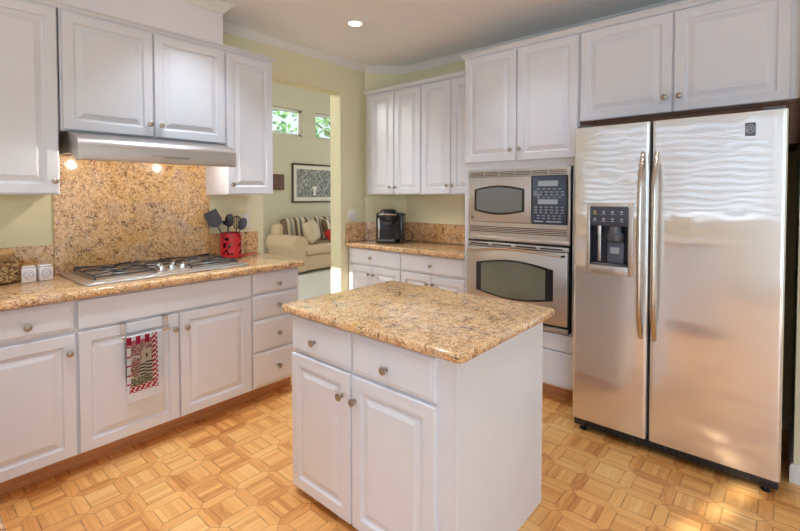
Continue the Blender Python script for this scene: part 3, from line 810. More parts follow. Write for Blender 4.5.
# outlet behind the utensils
def plate(name, label, cat, M, kind):
    t = thing(name, label, cat, M.to_translation(), M.to_euler().z)
    bm = B(); bx(bm, -0.036 if kind != 'double' else -0.058, 0.036 if kind != 'double' else 0.058, -0.006, -0.0005, -0.058, 0.058, 0.002, 2); obj('cover_plate', bm, PLATEW, t)
    if kind == 'outlet':
        for z in (-0.022, 0.022):
            bm = B(); bx(bm, -0.015, 0.015, -0.0085, -0.006, z - 0.013, z + 0.013, 0.003, 2); obj('socket', bm, PLATEW, t)
    else:
        for x in (-0.026, 0.026):
            bm = B(); bx(bm, x - 0.011, x + 0.011, -0.0085, -0.006, -0.022, 0.022, 0.002, 2)
            prism(bm, [(-0.0085, -0.018), (-0.012, 0.0), (-0.0085, 0.018)], 'X', x - 0.008, x + 0.008); obj('rocker', bm, PLATEW, t)
    return t
plate('wall_outlet', 'white wall outlet behind the grey spoon on the cooktop wall', 'outlet', Matrix.Translation((XW, 1.815, 1.165)) @ Matrix.Rotation(PI / 2, 4, 'Z'), 'outlet')
plate('light_switch', 'white double light switch on the wall beside the living room opening', 'light switch', Matrix.Translation((XW, 2.948, 1.17)) @ Matrix.Rotation(PI / 2, 4, 'Z'), 'double')

# ------------------------------------------------------------------ coffee corner
BF = 2.895
def base_back(x0, w, label):
    t = thing('base_cabinet', label, 'cabinet', (x0, BF, 0)); carcass(t, w, 0.50, 0.105, 0.872); toe(t, w, 0.50, 0.105); return t
bm = B()
t = thing('base_cabinet', 'white base cabinet under the coffee maker, nearest the light switch', 'cabinet', (-3.172, BF, 0))
bm = B(); prism(bm, [(0, 0), (0.672, 0), (0.672, 0.50), (0.275, 0.50), (0.0, 0.222)], 'Z', 0.105, 0.872); obj('body', bm, WHITE, t)
bm = B(); prism(bm, [(0, 0.095), (0.672, 0.095), (0.672, 0.50), (0.275, 0.50), (0.0, 0.222)], 'Z', 0, 0.105); obj('toe_kick', bm, WOODTOE, t)
front('drawer', t, 0.030, 0.668, 0.718, 0.862, DRAWP, (0.322, 0.790))
front('door', t, 0.030, 0.330, 0.114, 0.704, DOORP, (0.296, 0.640)); front('door', t, 0.337, 0.668, 0.114, 0.704, DOORP, (0.362, 0.640))
t = base_back(-2.497, 0.655, 'white base cabinet between the coffee maker and the oven tower')
front('drawer', t, 0.006, 0.650, 0.718, 0.862, DRAWP, (0.333, 0.790))
front('door', t, 0.006, 0.325, 0.114, 0.704, DOORP, (0.300, 0.640)); front('door', t, 0.332, 0.650, 0.114, 0.704, DOORP, (0.358, 0.640))
bm = B(); slab(bm, [(-3.178, 2.852), (-1.834, 2.852), (-1.834, 3.418), (-2.884, 3.418), (-3.178, 3.124)], 0.873, CT, 0.012)
solo('worktop', bm, GRAN, 'granite worktop holding the coffee maker', 'worktop', (-2.5, 3.1, 0.873))
bm = B(); bx(bm, -3.179, -3.160, 2.86, 3.116, CT + 0.001, 1.094, 0.002, 1)
solo('splashback', bm, GRAN, 'narrow granite upstand under the light switch', 'splashback', (-3.17, 3.0, CT))
bm = B(); prism(bm, [(-3.178, 3.1275), (-2.8875, 3.418), (-2.880, 3.400), (-3.160, 3.119)], 'Z', CT + 0.001, 1.094)
solo('splashback', bm, GRAN, 'diagonal granite upstand in the corner behind the coffee maker', 'splashback', (-3.03, 3.26, CT))
bm = B(); bx(bm, -2.878, -1.834, 3.400, 3.419, CT + 0.001, 1.094, 0.002, 1)
solo('splashback', bm, GRAN, 'granite upstand between the coffee maker and the oven tower', 'splashback', (-2.3, 3.41, CT))
def upper_back(x0, w, label):
    t = thing('wall_cabinet', label, 'cabinet', (x0, 3.07, 1.37)); return t
t = upper_back(-3.095, 0, 'white two door wall cabinet above the coffee maker')
bm = B(); prism(bm, [(0, 0), (0.682, 0), (0.682, 0.345), (0.214, 0.345), (0.0, 0.131)], 'Z', 0, 0.965); obj('body', bm, WHITE, t)
front('door', t, 0.062, 0.362, 0.006, 0.950, DOORP, (0.325, 0.070)); front('door', t, 0.372, 0.676, 0.006, 0.950, DOORP, (0.390, 0.070))
t = upper_back(-2.411, 0.58, 'white two door wall cabinet beside the oven tower')
bm = B(); bx(bm, 0, 0.576, 0, 0.345, 0, 0.965, 0.002, 1); obj('body', bm, WHITE, t)
front('door', t, 0.006, 0.309, 0.006, 0.950, DOORP, (0.284, 0.078)); front('door', t, 0.317, 0.572, 0.006, 0.950, DOORP, (0.338, 0.078))
bm = B(); sweep(bm, [(-3.097, 3.20), (-3.097, 3.068), (-1.836, 3.068)], [(o + 0.001, z) for o, z in kcrown(2.325)][::1])
bx(bm, -3.09, -1.836, 3.07, 3.20, 2.3355, 2.365)
solo('cabinet_crown', bm, WHITE, 'white crown moulding on the cabinets above the coffee maker', 'moulding', (-2.5, 3.06, 2.33))

# coffee maker
CX, CY = -2.835, 3.105; CR = math.radians(28)
t = thing('coffee_maker', 'black single cup coffee maker on the granite worktop', 'coffee maker', (CX, CY, CT), CR)
bm = B(); bx(bm, -0.095, 0.10, -0.13, 0.11, 0.002, 0.030, 0.012, 3); obj('base', bm, BLACKG, t)
bm = B()
col_ = corner(0.085, 0.085, 0.03, 0, PI / 2) + corner(-0.08, 0.085, 0.03, PI / 2, PI) + [(-0.11, -0.06), (-0.06, -0.03), (0.06, -0.03), (0.115, -0.06)]
slab(bm, col_, 0.03, 0.285, 0.012); obj('body', bm, BLACKP, t)
bm = B(); rings = []
for z, s in ((0.205, 0.80), (0.215, 0.98), (0.235, 1.0), (0.275, 0.98), (0.304, 0.86), (0.318, 0.60)):
    rings.append([(0.088 * s * math.cos(a), -0.03 + 0.100 * s * math.sin(a), z) for a in [2 * PI * k / 28 for k in range(28)]])
loopquads(bm, rings); obj('brew_head', bm, BLACKP, t)
bm = B(); tube(bm, [(0.093 * math.cos(a), -0.032 + 0.104 * math.sin(a), 0.262 - 0.012 * math.sin(a)) for a in [PI + PI * k / 14 for k in range(15)]], [0.004] + [0.008] * 13 + [0.004], 8, squash=1.2); obj('lid_handle', bm, CHROME, t)
bm = B(); lathe(bm, [(0.0, 0.175), (0.030, 0.176), (0.044, 0.190), (0.052, 0.208), (0.0, 0.208)], c=(0, -0.055, 0), n=22); obj('spout', bm, GREYP, t)
bm = B(); bx(bm, 0.108, 0.140, -0.050, 0.10, 0.012, 0.262, 0.012, 3); obj('water_tank', bm, BLACKG, t)
bm = B(); bx(bm, 0.107, 0.142, -0.052, 0.102, 0.2625, 0.276, 0.006, 2); obj('tank_lid', bm, BLACKP, t)
bm = B(); bx(bm, -0.072, 0.072, -0.125, -0.02, 0.0302, 0.036, 0.004, 2); obj('drip_tray', bm, STEEL, t)
bm = B(); bx(bm, -0.094, -0.078, -0.062, -0.050, 0.036, 0.235, 0.003, 2); obj('side_strip', bm, CHROME, t)
bm = B(); tube(bm, [(-2.80, 3.225, 0.921), (-2.78, 3.24, 0.919), (-2.745, 3.262, 0.919), (-2.715, 3.285, 0.925), (-2.705, 3.300, 0.955), (-2.725, 3.305, 1.00), (-2.765, 3.305, 1.028), (-2.82, 3.305, 1.035), (-2.87, 3.30, 1.03)], 0.004, 8)
solo('power_cord', bm, BLACKP, 'black power cord looping behind the coffee maker', 'cord', (-2.6, 3.3, CT))

# ------------------------------------------------------------------ oven tower
OX = -1.832; OW = 0.845
t = thing('oven_tower_cabinet', 'tall white cabinet holding the microwave and wall oven', 'cabinet', (OX, 2.86, 0))
bm = B()
bx(bm, 0, 0.036, 0, 0.555, 0.105, 2.385); bx(bm, OW - 0.036, OW, 0, 0.555, 0.105, 2.385)
bx(bm, 0.036, OW - 0.036, 0, 0.555, 0.105, 0.470); bx(bm, 0.036, OW - 0.036, 0, 0.555, 1.553, 2.385); bx(bm, 0.036, OW - 0.036, 0.53, 0.555, 0.47, 1.553)
obj('body', bm, WHITE, t); toe(t, OW, 0.55, 0.105)
front('door', t, 0.006, 0.420, 1.606, 2.372, DOORP, (0.388, 1.684)); front('door', t, 0.430, 0.838, 1.606, 2.372, DOORP, (0.458, 1.684))
front('drawer', t, 0.014, 0.832, 0.122, 0.343, FLATP); front('filler_panel', t, 0.014, 0.832, 0.351, 0.462, FLATP)
# microwave (front face y = 2.84)
FY = 2.84
t = thing('built_in_microwave', 'built-in stainless microwave above the wall oven', 'microwave', (-1.41, FY, 1.04))
bm = B(); bx(bm, -1.790, -1.032, FY, 2.858, 1.042, 1.070, 0.002); bx(bm, -1.790, -1.032, FY, 2.858, 1.497, 1.552, 0.002)
bx(bm, -1.790, -1.768, FY, 2.858, 1.070, 1.497, 0.002); bx(bm, -1.050, -1.032, FY, 2.858, 1.070, 1.497, 0.002)
bx(bm, -1.768, -1.050, FY + 0.004, 2.858, 1.070, 1.172)
obj('trim_kit', bm, STEEL, t, world=True)
bm = B(); bx(bm, -1.790, -1.04, 2.859, 3.36, 1.045, 1.548); obj('housing', bm, SHADOWED, t, world=True)
for z0, z1, nseg in ((1.503, 1.535, 6), (1.098, 1.146, 2)):
    bm = B(); bx(bm, -1.772, -1.056, FY - 0.0015, FY + 0.002, z0, z1); v_ = obj('vent', bm, mat('vent_shadow', lin(110, 92, 84), 0.6, var=0), t, world=True)
    bm = B(); nz = 3 if nseg == 6 else 4
    for k in range(nz + 1):
        z = z0 + (z1 - z0) * k / nz; bx(bm, -1.774, -1.054, FY - 0.005, FY + 0.001, z - 0.0026, z + 0.0026)
    if nseg == 6:
        for k in range(nseg + 1):
            x = -1.772 + 0.716 * k / nseg; bx(bm, x - 0.006, x + 0.006, FY - 0.005, FY + 0.001, z0, z1)
    o = obj('louvre', bm, STEEL, world=False); o.parent = v_
    for v in o.data.vertices: v.co = LOCM[t.name].inverted() @ v.co

def barrel(x0, x1, z0, z1, bulge, n=14, side=0.0):
    top = [(x0 + (x1 - x0) * k / n, z1 - bulge + bulge * math.sin(PI * k / n)) for k in range(n + 1)]
    bot = [(x1 + (x0 - x1) * k / n, z0 + bulge - bulge * math.sin(PI * k / n)) for k in range(n + 1)]
    return bot + top
def ysolid(bm, poly, y0, y1): return loopquads(bm, [[(q[0], y1, q[1]) for q in poly], [(q[0], y0, q[1]) for q in poly]])
bm = B(); bx(bm, -1.766, -1.284, FY - 0.022, FY + 0.003, 1.176, 1.494, 0.004, 2); d_ = obj('door', bm, STEEL, t, world=True)
def sub(name, bm, m, parent, root):
    o = obj(name, bm, m); o.parent = parent; I = LOCM[root.name].inverted()
    for v in o.data.vertices: v.co = I @ v.co
    return o
bm = B(); ysolid(bm, barrel(-1.722, -1.332, 1.228, 1.436, 0.026), FY - 0.024, FY - 0.021); sub('window_surround', bm, BLACKG, d_, t)
bm = B(); ysolid(bm, barrel(-1.704, -1.350, 1.243, 1.421, 0.022), FY - 0.0255, FY - 0.023); sub('window_pane', bm, MWGL, d_, t)
bm = B(); lathe(bm, [(0.0, 0.0), (0.011, 0.0), (0.011, 0.002), (0.0, 0.003)], c=(-1.742, FY - 0.022, 1.205), n=18, axis='-Y'); sub('round_badge', bm, GREYP, d_, t)
bm = B(); tube(bm, [(-1.742 + 0.007 * math.cos(2 * PI * k / 16), FY - 0.0252, 1.205 + 0.007 * math.sin(2 * PI * k / 16)) for k in range(17)], 0.0011, 4); sub('badge_ring', bm, CHROME, d_, t)
bm = B(); bx(bm, -1.278, -1.052, FY - 0.020, FY + 0.003, 1.178, 1.492, 0.003, 2); p_ = obj('control_panel', bm, PANELB, t, world=True)
for z0, z1 in ((1.426, 1.462), (1.308, 1.340)):
    bm = B(); bx(bm, -1.238, -1.104, FY - 0.0215, FY - 0.019, z0, z1, 0.0008, 1); sub('display', bm, DISPL, p_, t)
bm = B(); bx(bm, -1.262, -1.202, FY - 0.0212, FY - 0.019, 1.190, 1.198); bx(bm, -1.18, -1.08, FY - 0.0212, FY - 0.019, 1.190, 1.198); sub('lettering_strip', bm, DISPL, p_, t)
for row, (z, n_) in enumerate(((1.408, 5), (1.388, 6), (1.370, 6), (1.352, 5), (1.288, 6), (1.270, 6), (1.252, 6), (1.232, 5), (1.214, 5))):
    for k in range(n_):
        x = -1.252 + (k + (0.5 if n_ == 5 else 0.0)) * 0.0355
        bm = B(); bx(bm, x - 0.010, x + 0.010, FY - 0.0212, FY - 0.0195, z - 0.0045, z + 0.0045); sub('key', bm, KEYM, p_, t)
# wall oven
t = thing('wall_oven', 'stainless wall oven with a curved window below the microwave', 'oven', (-1.41, FY, 0.47))
bm = B(); bx(bm, -1.785, -1.04, 2.859, 3.36, 0.475, 1.03); obj('housing', bm, SHADOWED, t, world=True)
bm = B(); bx(bm, -1.790, -1.032, FY + 0.002, 2.858, 0.474, 1.036, 0.002); obj('frame', bm, BLACKP, t, world=True)
bm = B(); bx(bm, -1.786, -1.036, FY - 0.012, FY + 0.004, 1.000, 1.028, 0.003)
obj('top_rail', bm, STEEL, t, world=True)
for k in range(4):
    x0 = -1.762 + k * 0.180; bm = B(); bx(bm, x0, x0 + 0.150, FY - 0.0135, FY - 0.010, 1.009, 1.019, 0.001, 1); obj('vent_slot', bm, BLACKP, t, world=True)
bm = B(); bx(bm, -1.786, -1.036, FY - 0.026, FY + 0.002, 0.520, 0.996, 0.005, 2); d_ = obj('door', bm, STEEL, t, world=True)
bm = B(); ysolid(bm, barrel(-1.702, -1.128, 0.640, 0.916, 0.036), FY - 0.028, FY - 0.025); sub('window_surround', bm, BLACKG, d_, t)
bm = B(); ysolid(bm, barrel(-1.662, -1.180, 0.650, 0.905, 0.030), FY - 0.0295, FY - 0.027); sub('window_pane', bm, OVENGL, d_, t)
bm = B(); tube(bm, [(-1.765, FY - 0.024, 0.976), (-1.752, FY - 0.055, 0.976)] + [(-1.752 + 0.682 * k / 16, FY - 0.058, 0.976 + 0.020 * math.sin(PI * k / 16)) for k in range(1, 16)] + [(-1.070, FY - 0.055, 0.976), (-1.057, FY - 0.024, 0.976)], 0.009, 10); sub('handle', bm, CHROME, d_, t)
bm = B(); bx(bm, -1.786, -1.036, FY - 0.020, FY + 0.002, 0.474, 0.504, 0.003); obj('lower_trim', bm, STEEL, t, world=True)

# ------------------------------------------------------------------ cabinet over the refrigerator
t = thing('wall_cabinet', 'deep white two door cabinet above the refrigerator', 'cabinet', (-0.985, 2.86, 1.82))
bm = B(); bx(bm, 0, 1.030, 0, 0.555, 0.012, 0.565, 0.002, 1); obj('body', bm, WHITE, t)
bm = B(); bx(bm, 0.0, 1.030, 0.004, 0.555, -0.004, 0.0115); bx(bm, 0.0, 1.030, 0.02, 0.045, -0.06, -0.004); obj('underside', bm, RAWWOOD, t, label='unpainted brown wood underside')
front('door', t, 0.006, 0.502, 0.008, 0.552, DOORP, (0.470, 0.092)); front('door', t, 0.511, 0.996, 0.008, 0.552, DOORP, (0.540, 0.090))
bm = B(); sweep(bm, [(OX - 0.001, 3.30), (OX - 0.001, 2.858), (0.046, 2.858)], [(o + 0.001, z) for o, z in kcrown(2.374)])
bx(bm, OX, 0.046, 2.86, 3.30, 2.3855, 2.414)
solo('cabinet_crown', bm, WHITE, 'white crown moulding over the oven tower and refrigerator cabinets', 'moulding', (-0.9, 2.85, 2.38))
bm = B(); bx(bm, 0.010, 0.044, 2.87, 3.41, 1.62, 1.815); solo('cleat_board', bm, RAWWOOD, 'brown wood board beside the top of the refrigerator', 'board', (0.027, 3.1, 1.62))

# ------------------------------------------------------------------ refrigerator
RY = 2.59
t = thing('refrigerator', 'stainless side by side refrigerator with an ice and water dispenser', 'refrigerator', (-0.457, 3.0, 0))
bm = B(); bx(bm, -0.905, -0.055, 2.665, 3.39, 0.03, 1.745, 0.004); obj('body', bm, GREYP, t, world=True)
def rdoor(x0, x1):
    bm = B(); z0, z1 = 0.078, 1.750; r = 0.016
    poly = [(x0, 2.655), (x1, 2.655)] + corner(x1 - r, RY + r, r, 0, -PI / 2, 6) + corner(x0 + r, RY + r, r, -PI / 2, -PI, 6)
    prism(bm, list(reversed(poly)), 'Z', z0, z1)
    return bm
bm = rdoor(-0.920, -0.534); dl = obj('freezer_door', bm, FRIDGE_STEEL, t, world=True)
bm = rdoor(-0.522, 0.006); dr = obj('fridge_door', bm, FRIDGE_STEEL, t, world=True)
# opening for the dispenser
cut = B(); bx(cut, -0.828, -0.630, RY - 0.05, RY + 0.058, 0.978, 1.300); cut_o = obj('cutter', cut, SHADOWED, t, world=True)
md = dl.modifiers.new('opening', 'BOOLEAN'); md.operation = 'DIFFERENCE'; md.object = cut_o; md.solver = 'EXACT'
bpy.context.view_layer.update(); dg = bpy.context.evaluated_depsgraph_get()
nm = bpy.data.meshes.new_from_object(dl.evaluated_get(dg)); dl.modifiers.clear(); dl.data = nm; nm.name = 'freezer_door'
nm.polygons.foreach_set('use_smooth', [True] * len(nm.polygons)); nm.set_sharp_from_angle(angle=math.radians(30))
bpy.data.objects.remove(cut_o)
for d_, x, sgn in ((dl, -0.563, -1), (dr, -0.498, 1)):
    bm = B(); n = 18; pts = []
    for k in range(n + 1):
        u = k / n; z = 0.615 + (1.590 - 0.615) * u; e = math.sin(PI * u)
        pts.append((x, RY - 0.006 - 0.050 * min(1.0, e * 2.2) - 0.012 * e, z))
    tube(bm, pts, [0.010] + [0.0135] * (n - 1) + [0.010], 12, squash=1.0); sub('handle', bm, steel('handle_steel', lin(206, 194, 182), 0.22, grain=(2, 2, 60)) if sgn < 0 else bpy.data.materials['handle_steel'], d_, t)
# dispenser
bm = B()
bx(bm, -0.847, -0.828, RY - 0.006, RY + 0.001, 0.930, 1.326, 0.003, 2); bx(bm, -0.630, -0.606, RY - 0.006, RY + 0.001, 0.930, 1.326, 0.003, 2)
bx(bm, -0.828, -0.630, RY - 0.006, RY + 0.001, 1.300, 1.326, 0.003, 2); bx(bm, -0.828, -0.630, RY - 0.006, RY + 0.001, 0.930, 0.978, 0.003, 2)
dp = sub('dispenser_frame', bm, STEEL, dl, t)
bm = B(); bx(bm, -0.827, -0.631, RY - 0.009, RY + 0.03, 1.198, 1.305, 0.003, 2); sub('dispenser_panel', bm, mat('dispenser_slate', lin(70, 74, 86), 0.25, var=0), dl, t)
for r_ in range(2):
    for k in range(4):
        x = -0.800 + k * 0.046; z = 1.276 - r_ * 0.040
        bm = B(); bx(bm, x - 0.006, x + 0.006, RY - 0.0100, RY - 0.0085, z - 0.003, z + 0.004); bx(bm, x - 0.010, x + 0.010, RY - 0.0100, RY - 0.0085, z - 0.013, z - 0.010)
        sub('dispenser_button', bm, mat('amber_icon', lin(214, 190, 110), 0.4, var=0) if (r_ == 0 and k == 0) else DISPL, dl, t)
bm = B()
bx(bm, -0.8275, -0.824, RY, RY + 0.057, 0.9785, 1.198); bx(bm, -0.634, -0.6305, RY, RY + 0.057, 0.9785, 1.198); bx(bm, -0.824, -0.634, RY + 0.054, RY + 0.0575, 0.9785, 1.198)
sub('dispenser_recess', bm, mat('recess_black', lin(34, 30, 44), 0.3, var=0), dl, t)
bm = B(); lathe(bm, [(0.0, 1.115), (0.040, 1.117), (0.044, 1.13), (0.044, 1.155), (0.036, 1.16), (0.032, 1.197), (0.0, 1.197)], c=(-0.700, RY + 0.022, 0), n=22); sub('ice_chute', bm, GREYP, dl, t)
bm = B(); bx(bm, -0.745, -0.660, RY + 0.030, RY + 0.052, 0.990, 1.112, 0.006, 2); sub('paddle', bm, mat('paddle_grey', lin(96, 100, 114), 0.3, var=0), dl, t)
bm = B(); bx(bm, -0.728, -0.682, RY + 0.0285, RY + 0.031, 1.045, 1.080, 0.001, 1); sub('paddle_label', bm, DISPL, dl, t)
bm = B(); tube(bm, [(-0.785, RY + 0.03, 1.197), (-0.785, RY + 0.03, 1.150)], 0.014, 12); bx(bm, -0.795, -0.778, RY + 0.028, RY + 0.045, 0.995, 1.150, 0.003, 2); sub('water_spout', bm, STEEL, dl, t)
bm = B(); bx(bm, -0.823, -0.635, RY + 0.002, RY + 0.054, 0.9785, 0.988, 0.002, 1); sub('drip_tray', bm, GREYP, dl, t)
# emblem on the right door
bm = B(); bx(bm, -0.144, -0.106, RY - 0.003, RY + 0.001, 1.640, 1.700, 0.0012, 1); em = sub('emblem', bm, mat('emblem_grey', lin(104, 108, 114), 0.35, 0.6, var=0), dr, t)
bm = B(); yb = RY - 0.0036
tube(bm, [(-0.125 + 0.014 * math.cos(2 * PI * k / 18), yb, 1.672 + 0.019 * math.sin(2 * PI * k / 18)) for k in range(19)], 0.0014, 5)
tube(bm, [(-0.134, yb, 1.681), (-0.128, yb, 1.684), (-0.126, yb, 1.677), (-0.131, yb, 1.672), (-0.134, yb, 1.664), (-0.127, yb, 1.662)], 0.0014, 5)
tube(bm, [(-0.117, yb, 1.682), (-0.123, yb, 1.681), (-0.119, yb, 1.673), (-0.124, yb, 1.666), (-0.117, yb, 1.662)], 0.0014, 5)
sub('emblem_monogram', bm, mat('emblem_pale', lin(196, 204, 210), 0.3, 0.3, var=0), dr, t)
bm = B(); bx(bm, -0.914, 0.0, RY + 0.022, 2.664, 0.028, 0.076, 0.006, 2)
for k in range(26): bx(bm, -0.86 + k * 0.031, -0.846 + k * 0.031, RY + 0.019, RY + 0.023, 0.034, 0.062)
obj('toe_grille', bm, BLACKP, t, world=True)
for x in (-0.870, -0.045):
    bm = B(); lathe(bm, [(0.018, 0.0), (0.020, 0.006), (0.012, 0.012), (0.012, 0.024), (0, 0.024)], c=(x, RY + 0.05, 0), n=14); obj('foot', bm, BLACKP, t, world=True)
for x0 in (-0.905, -0.085):
    bm = B(); bx(bm, x0, x0 + 0.08, 2.60, 2.66, 1.7505, 1.764, 0.004, 2); obj('hinge_cover', bm, GREYP, t, world=True)

# ------------------------------------------------------------------ island
IX0, IX1, IY0, IY1 = -1.702, -0.798, 1.212, 1.880
t = thing('kitchen_island', 'white kitchen island cabinet with two drawers over two doors', 'kitchen island', (IX0, IY0, 0))
w_ = IX1 - IX0
bm = B(); bx(bm, 0, w_ - 0.013, 0, IY1 - IY0, 0.045, 0.832, 0.002, 1); obj('body', bm, WHITE, t)
bm = B(); bx(bm, 0.03, w_ - 0.02, 0.06, IY1 - IY0 - 0.005, 0, 0.045); obj('toe_kick', bm, WOODTOE, t)
bm = B(); bx(bm, w_ - 0.0125, w_, -0.004, IY1 - IY0 + 0.002, 0.001, 0.832, 0.0015, 1); obj('side_panel', bm, WHITE, t)
front('drawer', t, 0.006, 0.398, 0.662, 0.818, DRAWP, (0.176, 0.732)); front('drawer', t, 0.408, 0.820, 0.662, 0.818, DRAWP, (0.598, 0.724))
front('door', t, 0.006, 0.398, 0.036, 0.650, DOORP, (0.352, 0.552)); front('door', t, 0.408, 0.820, 0.036, 0.650, DOORP, (0.430, 0.553))
bm = B(); slab(bm, corner(-1.720, 1.190, 0.025, PI, 1.5 * PI) + corner(-0.782, 1.190, 0.025, 1.5 * PI, 2 * PI) + corner(-0.782, 1.905, 0.025, 0, PI / 2) + corner(-1.720, 1.905, 0.025, PI / 2, PI), 0.8325, 0.868, 0.013)
solo('worktop', bm, GRAN, 'square granite worktop of the kitchen island', 'worktop', (-1.25, 1.55, 0.8325))

# ------------------------------------------------------------------ living room
t = thing('sofa', 'beige roll arm sofa against the living room wall', 'sofa', (-6.6, 5.45, 0))
bm = B(); bx(bm, -7.03, -6.22, 4.50, 6.50, 0.05, 0.31, 0.02, 2); obj('base', bm, SOFAF, t, world=True)
bm = B(); bx(bm, -7.05, -6.80, 4.50, 6.50, 0.30, 0.84, 0.08, 4); obj('back', bm, SOFAF, t, world=True)
for y0 in (4.40, 6.32):
    bm = B(); yc = y0 + 0.16
    poly = [(yc - 0.10, 0.05), (yc + 0.12, 0.05), (yc + 0.12, 0.40)] + [(yc + 0.16 * math.cos(a), 0.50 + 0.16 * math.sin(a)) for a in [-0.5 + (PI + 0.9) * k / 16 for k in range(17)]] + [(yc - 0.10, 0.38)]
    prism(bm, poly, 'X', -7.02, -6.20); obj('arm', bm, SOFAF, t, world=True, smooth=50)
for y0, y1 in ((4.69, 5.46), (5.47, 6.30)):
    bm = B(); bx(bm, -6.86, -6.18, y0, y1, 0.312, 0.49, 0.05, 4); obj('seat_cushion', bm, SOFAF, t, world=True, smooth=60)
for y0, y1 in ((4.62, 5.46), (5.47, 6.34)):
    bm = B(); bx(bm, -0.11, 0.11, y0, y1, 0.0, 0.46, 0.08, 4); xform(bm, Matrix.Translation((-6.79, 0, 0.485)) @ Matrix.Rotation(-0.18, 4, 'Y'))
    obj('back_cushion', bm, STRIPE, t, world=True, smooth=60, label='striped brown and cream back cushion')
for y in (4.46, 6.42):
    bm = B(); bx(bm, -6.26, -6.21, y - 0.03, y + 0.03, 0, 0.05); obj('foot', bm, FRAMEW, t, world=True)
def pillow(name, label, c, size, rx, ry, rz, m):
    bm = B(); n = 12; rings = []
    def pt(i, j, s):
        a, b_ = -1 + 2 * i / n, -1 + 2 * j / n
        th = (max(0, (1 - a ** 4) * (1 - b_ ** 4))) ** 0.5
        pin = 1 - 0.08 * (a * a * b_ * b_ * 0) - 0.06 * (1 - abs(a)) * abs(b_) - 0.06 * (1 - abs(b_)) * abs(a)
        return Vector((s * th * size * 0.26, a * size / 2 * pin, b_ * size / 2 * pin))
    Vf = [[bm.verts.new(pt(i, j, 1)) for j in range(n + 1)] for i in range(n + 1)]
    Vb = [[Vf[i][j] if i in (0, n) or j in (0, n) else bm.verts.new(pt(i, j, -1)) for j in range(n + 1)] for i in range(n + 1)]
    for V, fl in ((Vf, 0), (Vb, 1)):
        for i in range(n):
            for j in range(n):
                q = [V[i][j], V[i + 1][j], V[i + 1][j + 1], V[i][j + 1]]
                if len(set(q)) == 4:
                    try: bm.faces.new(q[::-1] if fl else q)
                    except ValueError: pass
    M = Matrix.Translation(c) @ Matrix.Rotation(rz, 4, 'Z') @ Matrix.Rotation(ry, 4, 'Y') @ Matrix.Rotation(rx, 4, 'X')
    xform(bm, M)
    return solo(name, bm, m, label, 'pillow', c, smooth=80)
pillow('throw_pillow', 'cream throw pillow leaning in the sofa corner', (-6.40, 4.95, 0.705), 0.40, 0.12, -0.30, 0.5, CREAMF)
pillow('throw_pillow', 'striped throw pillow lying against the sofa back', (-6.50, 5.50, 0.72), 0.40, 0.0, -0.40, 0.1, STRIPE)
pillow('throw_pillow', 'small red pillow in front of the sofa pillows', (-6.30, 5.30, 0.62), 0.22, 0.2, -0.6, 0.3, REDF)
# framed print
def picture(name, label, y0, y1, z0, z1, fw, mw, fm, art, cat):
    t = thing(name, label, cat, (LX, (y0 + y1) / 2, z0))
    bm = B()
    for a, b_, c, d in ((y0, y1, z0, z0 + fw), (y0, y1, z1 - fw, z1), (y0, y0 + fw, z0 + fw, z1 - fw), (y1 - fw, y1, z0 + fw, z1 - fw)): bx(bm, LX + 0.001, LX + 0.03, a, b_, c, d, 0.004, 2)
    obj('frame', bm, fm, t, world=True)
    if mw: bm = B(); bx(bm, LX + 0.002, LX + 0.012, y0 + fw, y1 - fw, z0 + fw, z1 - fw); obj('mount', bm, MATB, t, world=True)
    bm = B(); bx(bm, LX + 0.002, LX + 0.0145, y0 + fw + mw, y1 - fw - mw, z0 + fw + mw, z1 - fw - mw)
    o = obj('print', bm, art, t, world=True)
    return t, o
t, pr = picture('framed_picture', 'monochrome framed print hanging above the sofa', 5.02, 6.20, 1.21, 1.97, 0.032, 0.075, FRAMEW, PRINT, 'picture')
bm = B(); prof = [(0.0, 1.36), (0.035, 1.36), (0.025, 1.40), (0.022, 1.45), (0.055, 1.50), (0.06, 1.53)]
poly = [(5.56 + a, z) for a, z in prof] + [(5.56 - a, z) for a, z in reversed(prof)]
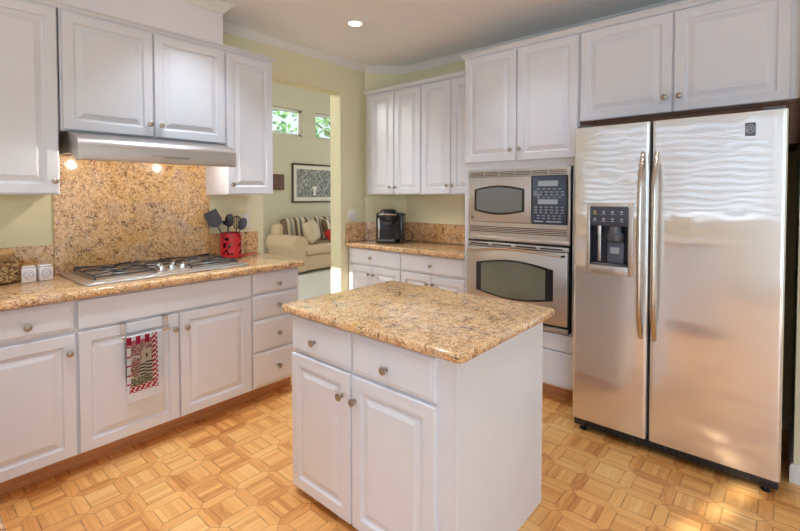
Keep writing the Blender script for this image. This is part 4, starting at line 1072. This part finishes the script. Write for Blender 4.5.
loopquads(bm, [[(LX + 0.0145, q[0], q[1]) for q in poly], [(LX + 0.0155, q[0], q[1]) for q in poly]])
bmesh.ops.remove_doubles(bm, verts=bm.verts, dist=1e-5)
sub('pale_figure', bm, MATB, pr, t)
bm = B(); bx(bm, LX + 0.001, LX + 0.03, 4.54, 4.84, 1.455, 1.745, 0.004, 2)
solo('wall_plaque', bm, PLAQUE, 'small square dark brown plaque left of the framed print', 'plaque', (LX, 4.69, 1.455))

# trees outside the high living room windows
def tree(x, y, label):
    t = thing('garden_tree', label, 'tree', (x, y, 0), 0, 'trees outside the living room')
    bm = B(); tube(bm, [(0, 0, 0), (0.05, 0.1, 1.2), (-0.05, 0.0, 2.6), (0.1, -0.1, 4.0)], [0.14, 0.11, 0.08, 0.03], 8)
    for k in range(7):
        a = k * 0.9; z = 1.8 + 0.3 * k; tube(bm, [(0, 0, z), (0.5 * math.cos(a), 0.5 * math.sin(a), z + 0.4), (0.9 * math.cos(a), 0.9 * math.sin(a), z + 0.6)], [0.04, 0.025, 0.01], 5)
    obj('trunk', bm, BARK, t)
    bm = B()
    for k in range(620):
        d = Vector((random.gauss(0, 1), random.gauss(0, 1), random.gauss(0, 1))).normalized() * random.uniform(0.3, 1) ** 0.5
        c = Vector((d.x * 1.1, d.y * 1.25, 3.3 + d.z * 1.4))
        s = random.uniform(0.06, 0.12); a = Vector((random.gauss(0, 1), random.gauss(0, 1), random.gauss(0, 1))).normalized(); b_ = a.orthogonal().normalized()
        vs = [bm.verts.new(c + a * s), bm.verts.new(c + b_ * s * 0.5), bm.verts.new(c - a * s), bm.verts.new(c - b_ * s * 0.5)]
        bm.faces.new(vs)
    obj('foliage', bm, LEAF, t, smooth=0)
tree(-9.3, 5.6, 'leafy green tree seen through the wider high window')
tree(-10.0, 8.6, 'leafy green tree seen through the narrow slice of high window')
bm = B(); bx(bm, -14, -7.3, -2, 14, -0.12, -0.06); struct('ground_garden', bm, mat('lawn', lin(120, 140, 90), 0.9, var=0.2))
